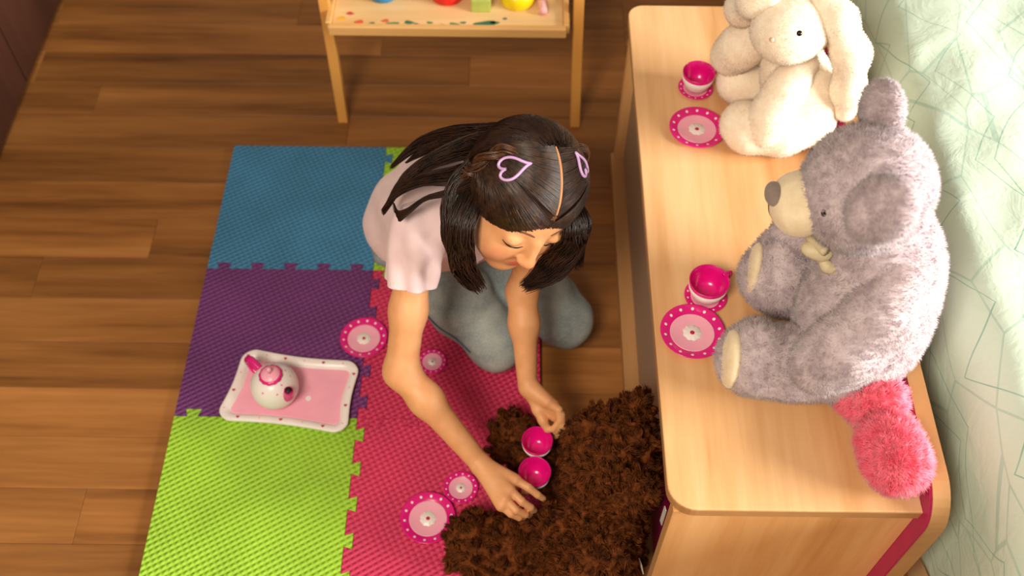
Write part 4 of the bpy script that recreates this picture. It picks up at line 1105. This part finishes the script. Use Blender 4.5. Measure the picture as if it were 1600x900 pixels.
# back of the crown, combed down to the nape
nb = 1500
a0 = rng.uniform(-1, 1, nb)
d0 = np.stack([0.55 * a0, -0.06 - 0.35 * rng.random(nb), np.full(nb, 1.0)], 1)
d1 = np.stack([1.0 * a0, -0.55 - 0.5 * (1 - np.abs(a0)), -0.35 + 0.2 * rng.random(nb)], 1)
md = d0 / np.linalg.norm(d0, axis=1, keepdims=True) + d1 / np.linalg.norm(d1, axis=1, keepdims=True) + np.stack([0.5 * a0, np.full(nb, -0.25), np.zeros(nb)], 1)
t = np.linspace(0, 1, 11)[None, :, None]
D = (d0 / np.linalg.norm(d0, axis=1, keepdims=True))[:, None] * (1 - t) ** 2 + (md / np.linalg.norm(md, axis=1, keepdims=True))[:, None] * 2 * t * (1 - t) * 1.1 + (d1 / np.linalg.norm(d1, axis=1, keepdims=True))[:, None] * t ** 2
P = on_cap(D, 0) + (D / np.linalg.norm(D, axis=2, keepdims=True) @ HA) * (0.001 + 0.003 * rng.random((nb, 1, 1)))
strands('crown_hair', P, 0.0006, 0.0011, M_hair, hair)
def lock(name, guide, radii, count, flat=None, seed=1, wob=0.004, tip=0.03, m_=20, core_r=0.6):
    """a hanging lock: a solid core with strands around it"""
    r = np.random.default_rng(seed)
    Gd = spline(guide, m_); Rd = np.interp(np.linspace(0, 1, m_), np.linspace(0, 1, len(radii)), radii)
    T = np.gradient(Gd, axis=0); T /= np.linalg.norm(T, axis=1, keepdims=True)
    fl = np.array([0.0, 0.0, 1.0]) if flat is None else np.array(flat, float)
    N_ = fl - (T @ fl)[:, None] * T; N_ /= np.linalg.norm(N_, axis=1, keepdims=True); B_ = np.cross(T, N_)
    a = r.uniform(0, 2 * np.pi, count); q = np.sqrt(r.random(count))
    da = np.cumsum(r.normal(size=(count, m_)) * 0.10, axis=1)
    rad = q[:, None] * Rd[None] * (1 + 0.08 * np.cumsum(r.normal(size=(count, m_)) * 0.3, 1))
    P = Gd[None] + (np.cos(a[:, None] + da) * rad)[..., None] * B_ + (np.sin(a[:, None] + da) * rad * 0.55)[..., None] * N_
    s_ = np.linspace(0, 1, m_) ** 3
    P += T[-1] * (r.uniform(-tip, tip * 0.4, (count, 1)) * s_)[..., None]
    V1, Q1 = tubes_arrays(P, (0.0006 + 0.0006 * r.random((count, 1))) * np.interp(np.linspace(0, 1, m_), [0, 0.8, 1], [1, 1, 0.3])[None], 3)
    k_ = 10; an_ = np.arange(k_) * 2 * np.pi / k_
    Rc = Rd * core_r * np.interp(np.linspace(0, 1, m_), [0, 0.75, 1], [1, 0.9, 0.1])
    V2 = (Gd[:, None] + (np.cos(an_)[None] * Rc[:, None])[..., None] * B_[:, None] + (np.sin(an_)[None] * Rc[:, None] * 0.5)[..., None] * N_[:, None]).reshape(-1, 3)
    I_ = np.arange(m_ * k_).reshape(m_, k_); J_ = np.roll(I_, -1, 1)
    Q2 = np.stack([I_[:-1], I_[1:], J_[1:], J_[:-1]], -1).reshape(-1, 4)
    return put(name, mesh_from(name, np.concatenate([V1, V2]), [Q1, Q2 + len(V1)]), M_hair, hair)
# in front of her right shoulder
lock('hair_lock', [hp(-0.050, -0.020, 0.005), (-0.0655, 0.8424, 0.5550), (-0.0681, 0.8278, 0.5100), (-0.0626, 0.8262, 0.4650), (-0.0486, 0.8268, 0.4300)], [0.018, 0.019, 0.019, 0.018, 0.012], 420, (-0.2, -0.6, 0.7), 3)
lock('hair_lock', [hp(-0.050, -0.035, 0.010), (-0.0754, 0.8866, 0.5600), (-0.0802, 0.8433, 0.5200), (-0.0702, 0.8295, 0.4500)], [0.020, 0.015, 0.013, 0.007], 240, (-0.2, -0.5, 0.8), 4)
# beyond her left cheek
lock('hair_lock', [hp(0.048, -0.010, 0.0), (0.0836, 0.8649, 0.5300), (0.0732, 0.8549, 0.4800), (0.0484, 0.8461, 0.4400), (0.0224, 0.8417, 0.4150)], [0.018, 0.021, 0.023, 0.019, 0.010], 480, (0.4, -0.4, 0.7), 5)
lock('hair_lock', [hp(0.048, -0.025, 0.0), (0.0883, 0.8621, 0.5200), (0.0894, 0.8645, 0.4750), (0.0931, 0.8611, 0.4400)], [0.016, 0.018, 0.015, 0.008], 240, (0.5, -0.4, 0.6), 6)
# down the back
lock('hair_lock', [(-0.0023, 0.9452, 0.5900), (-0.0553, 0.9828, 0.5450), (-0.1098, 0.9832, 0.5150), (-0.1565, 0.9715, 0.4800), (-0.1819, 0.9529, 0.4450)], [0.032, 0.026, 0.017, 0.011, 0.005], 460, (-0.3, 0.3, 0.9), 7)
lock('hair_lock', [(-0.0352, 0.9052, 0.5900), (-0.0749, 0.9266, 0.5500), (-0.1248, 0.9407, 0.5200), (-0.1618, 0.9493, 0.4850), (-0.1824, 0.9482, 0.4550)], [0.026, 0.018, 0.010, 0.007, 0.003], 260, (-0.3, 0.2, 0.9), 8)
lock('hair_lock', [(0.0189, 0.9641, 0.5850), (-0.0296, 1.0145, 0.5350), (-0.0961, 1.0537, 0.4900), (-0.1460, 1.0652, 0.4550), (-0.1785, 1.0573, 0.4250)], [0.032, 0.028, 0.021, 0.013, 0.005], 400, (-0.2, 0.5, 0.8), 9)
lock('hair_lock', [(-0.0024, 0.9580, 0.5800), (-0.0564, 1.0090, 0.5300), (-0.1042, 1.0336, 0.4950), (-0.1384, 1.0361, 0.4700), (-0.1543, 1.0414, 0.4500)], [0.028, 0.022, 0.014, 0.008, 0.003], 260, (-0.2, 0.5, 0.8), 11)
lock('hair_lock', [(-0.0470, 0.8819, 0.5850), (-0.0813, 0.8865, 0.5600), (-0.1164, 0.8919, 0.5400), (-0.1413, 0.8923, 0.5150), (-0.1567, 0.8976, 0.5000), (-0.1624, 0.9114, 0.4970)], [0.012, 0.006, 0.004, 0.0035, 0.003, 0.002], 60, (-0.3, 0.0, 0.9), 10, core_r=0.3)
# twists drawn back from the temples
M_hair3 = plain('twist_hair', (74, 44, 25), 0.4, 0.35, 140)
def twist(pts, r, seed, name='hair_twist'):
    G_ = spline(pts, 40); ph = np.linspace(0, 11, 40)
    T = np.gradient(G_, axis=0); T /= np.linalg.norm(T, axis=1, keepdims=True); A_ = np.cross(T, HU); A_ /= np.linalg.norm(A_, axis=1, keepdims=True); B_ = np.cross(T, A_)
    Ps = []; g = np.random.default_rng(seed)
    for k in range(2):
        c = G_ + (np.cos(ph + np.pi * k)[:, None] * A_ + np.sin(ph + np.pi * k)[:, None] * B_) * r * 0.55
        for i in range(70):
            a, q = g.uniform(0, 6.28), math.sqrt(g.random()) * r * 0.75
            Ps.append(c + (math.cos(a) * A_ + math.sin(a) * B_) * q)
    Ps = np.array(Ps); V, Q = tubes_arrays(Ps, np.full(Ps.shape[:2], 0.0009), 3)
    return put(name, mesh_from(name, V, [Q]), M_hair3, hair)
for s_ in (-1, 1):
    twist([on_cap(np.array([[s_ * x, y, z]]))[0] + unit((s_ * x, y, z)) @ HA * (0.005 if z < 0.06 else -0.004) for x, y, z in ((0.045, -0.010, 0.066), (0.060, -0.014, 0.048), (0.070, -0.015, 0.025), (0.0735, -0.015, 0.0), (0.072, -0.020, -0.025))], 0.0075, 31)
# parting: a narrow line of scalp
pp = [on_cap(np.array([[0.0, f, ER3[2] * math.sqrt(max(1 - (f / ER3[1]) ** 2, 0.05))]]), 0.0)[0] + HU * 0.0002 for f in np.linspace(-0.006, 0.0705, 9)]
tube('parting', pp, [0.0012, 0.0019, 0.0021, 0.0021, 0.0021, 0.0021, 0.0020, 0.0020, 0.0016], plain('scalp', (214, 150, 104), 0.6), hair, 6)
# heart clips
def heart_clip(c, along, nrm, size, label):
    c = np.array(c, float); a = unit(along); nn = unit(np.array(nrm) - a * (np.array(nrm) @ a)); b = np.cross(nn, a)
    pts = []
    for t_ in np.linspace(0, 2 * np.pi, 40, endpoint=False):
        x = 16 * math.sin(t_) ** 3 / 16; y = (13 * math.cos(t_) - 5 * math.cos(2 * t_) - 2 * math.cos(3 * t_) - math.cos(4 * t_)) / 16
        p = c + b * x * size * 0.62 - a * y * size
        d = HA @ (p - EC)
        pts.append(on_cap(d[None], 0)[0] + unit(d) @ HA * 0.0055)
    o = tube('heart_clip', pts, 0.0019, M_clip, hair, 8, 120, True); o['label'] = label
M_clip = plain('lilac_clip', (206, 164, 216), 0.35)
heart_clip((-0.0018, 0.8641, 0.6340), np.array((0.0211, 0.8655, 0.6400)) - np.array((-0.0217, 0.8628, 0.6280)), HC * 0 + unit(np.array((-0.0018, 0.8641, 0.6340)) - EC), 0.023, 'lilac heart-shaped hair clip')
heart_clip((0.0878, 0.8914, 0.6100), np.array((0.0816, 0.8942, 0.6200)) - np.array((0.0933, 0.8837, 0.5980)), unit(np.array((0.0878, 0.8914, 0.6100)) - EC), 0.018, 'lilac heart-shaped hair clip')
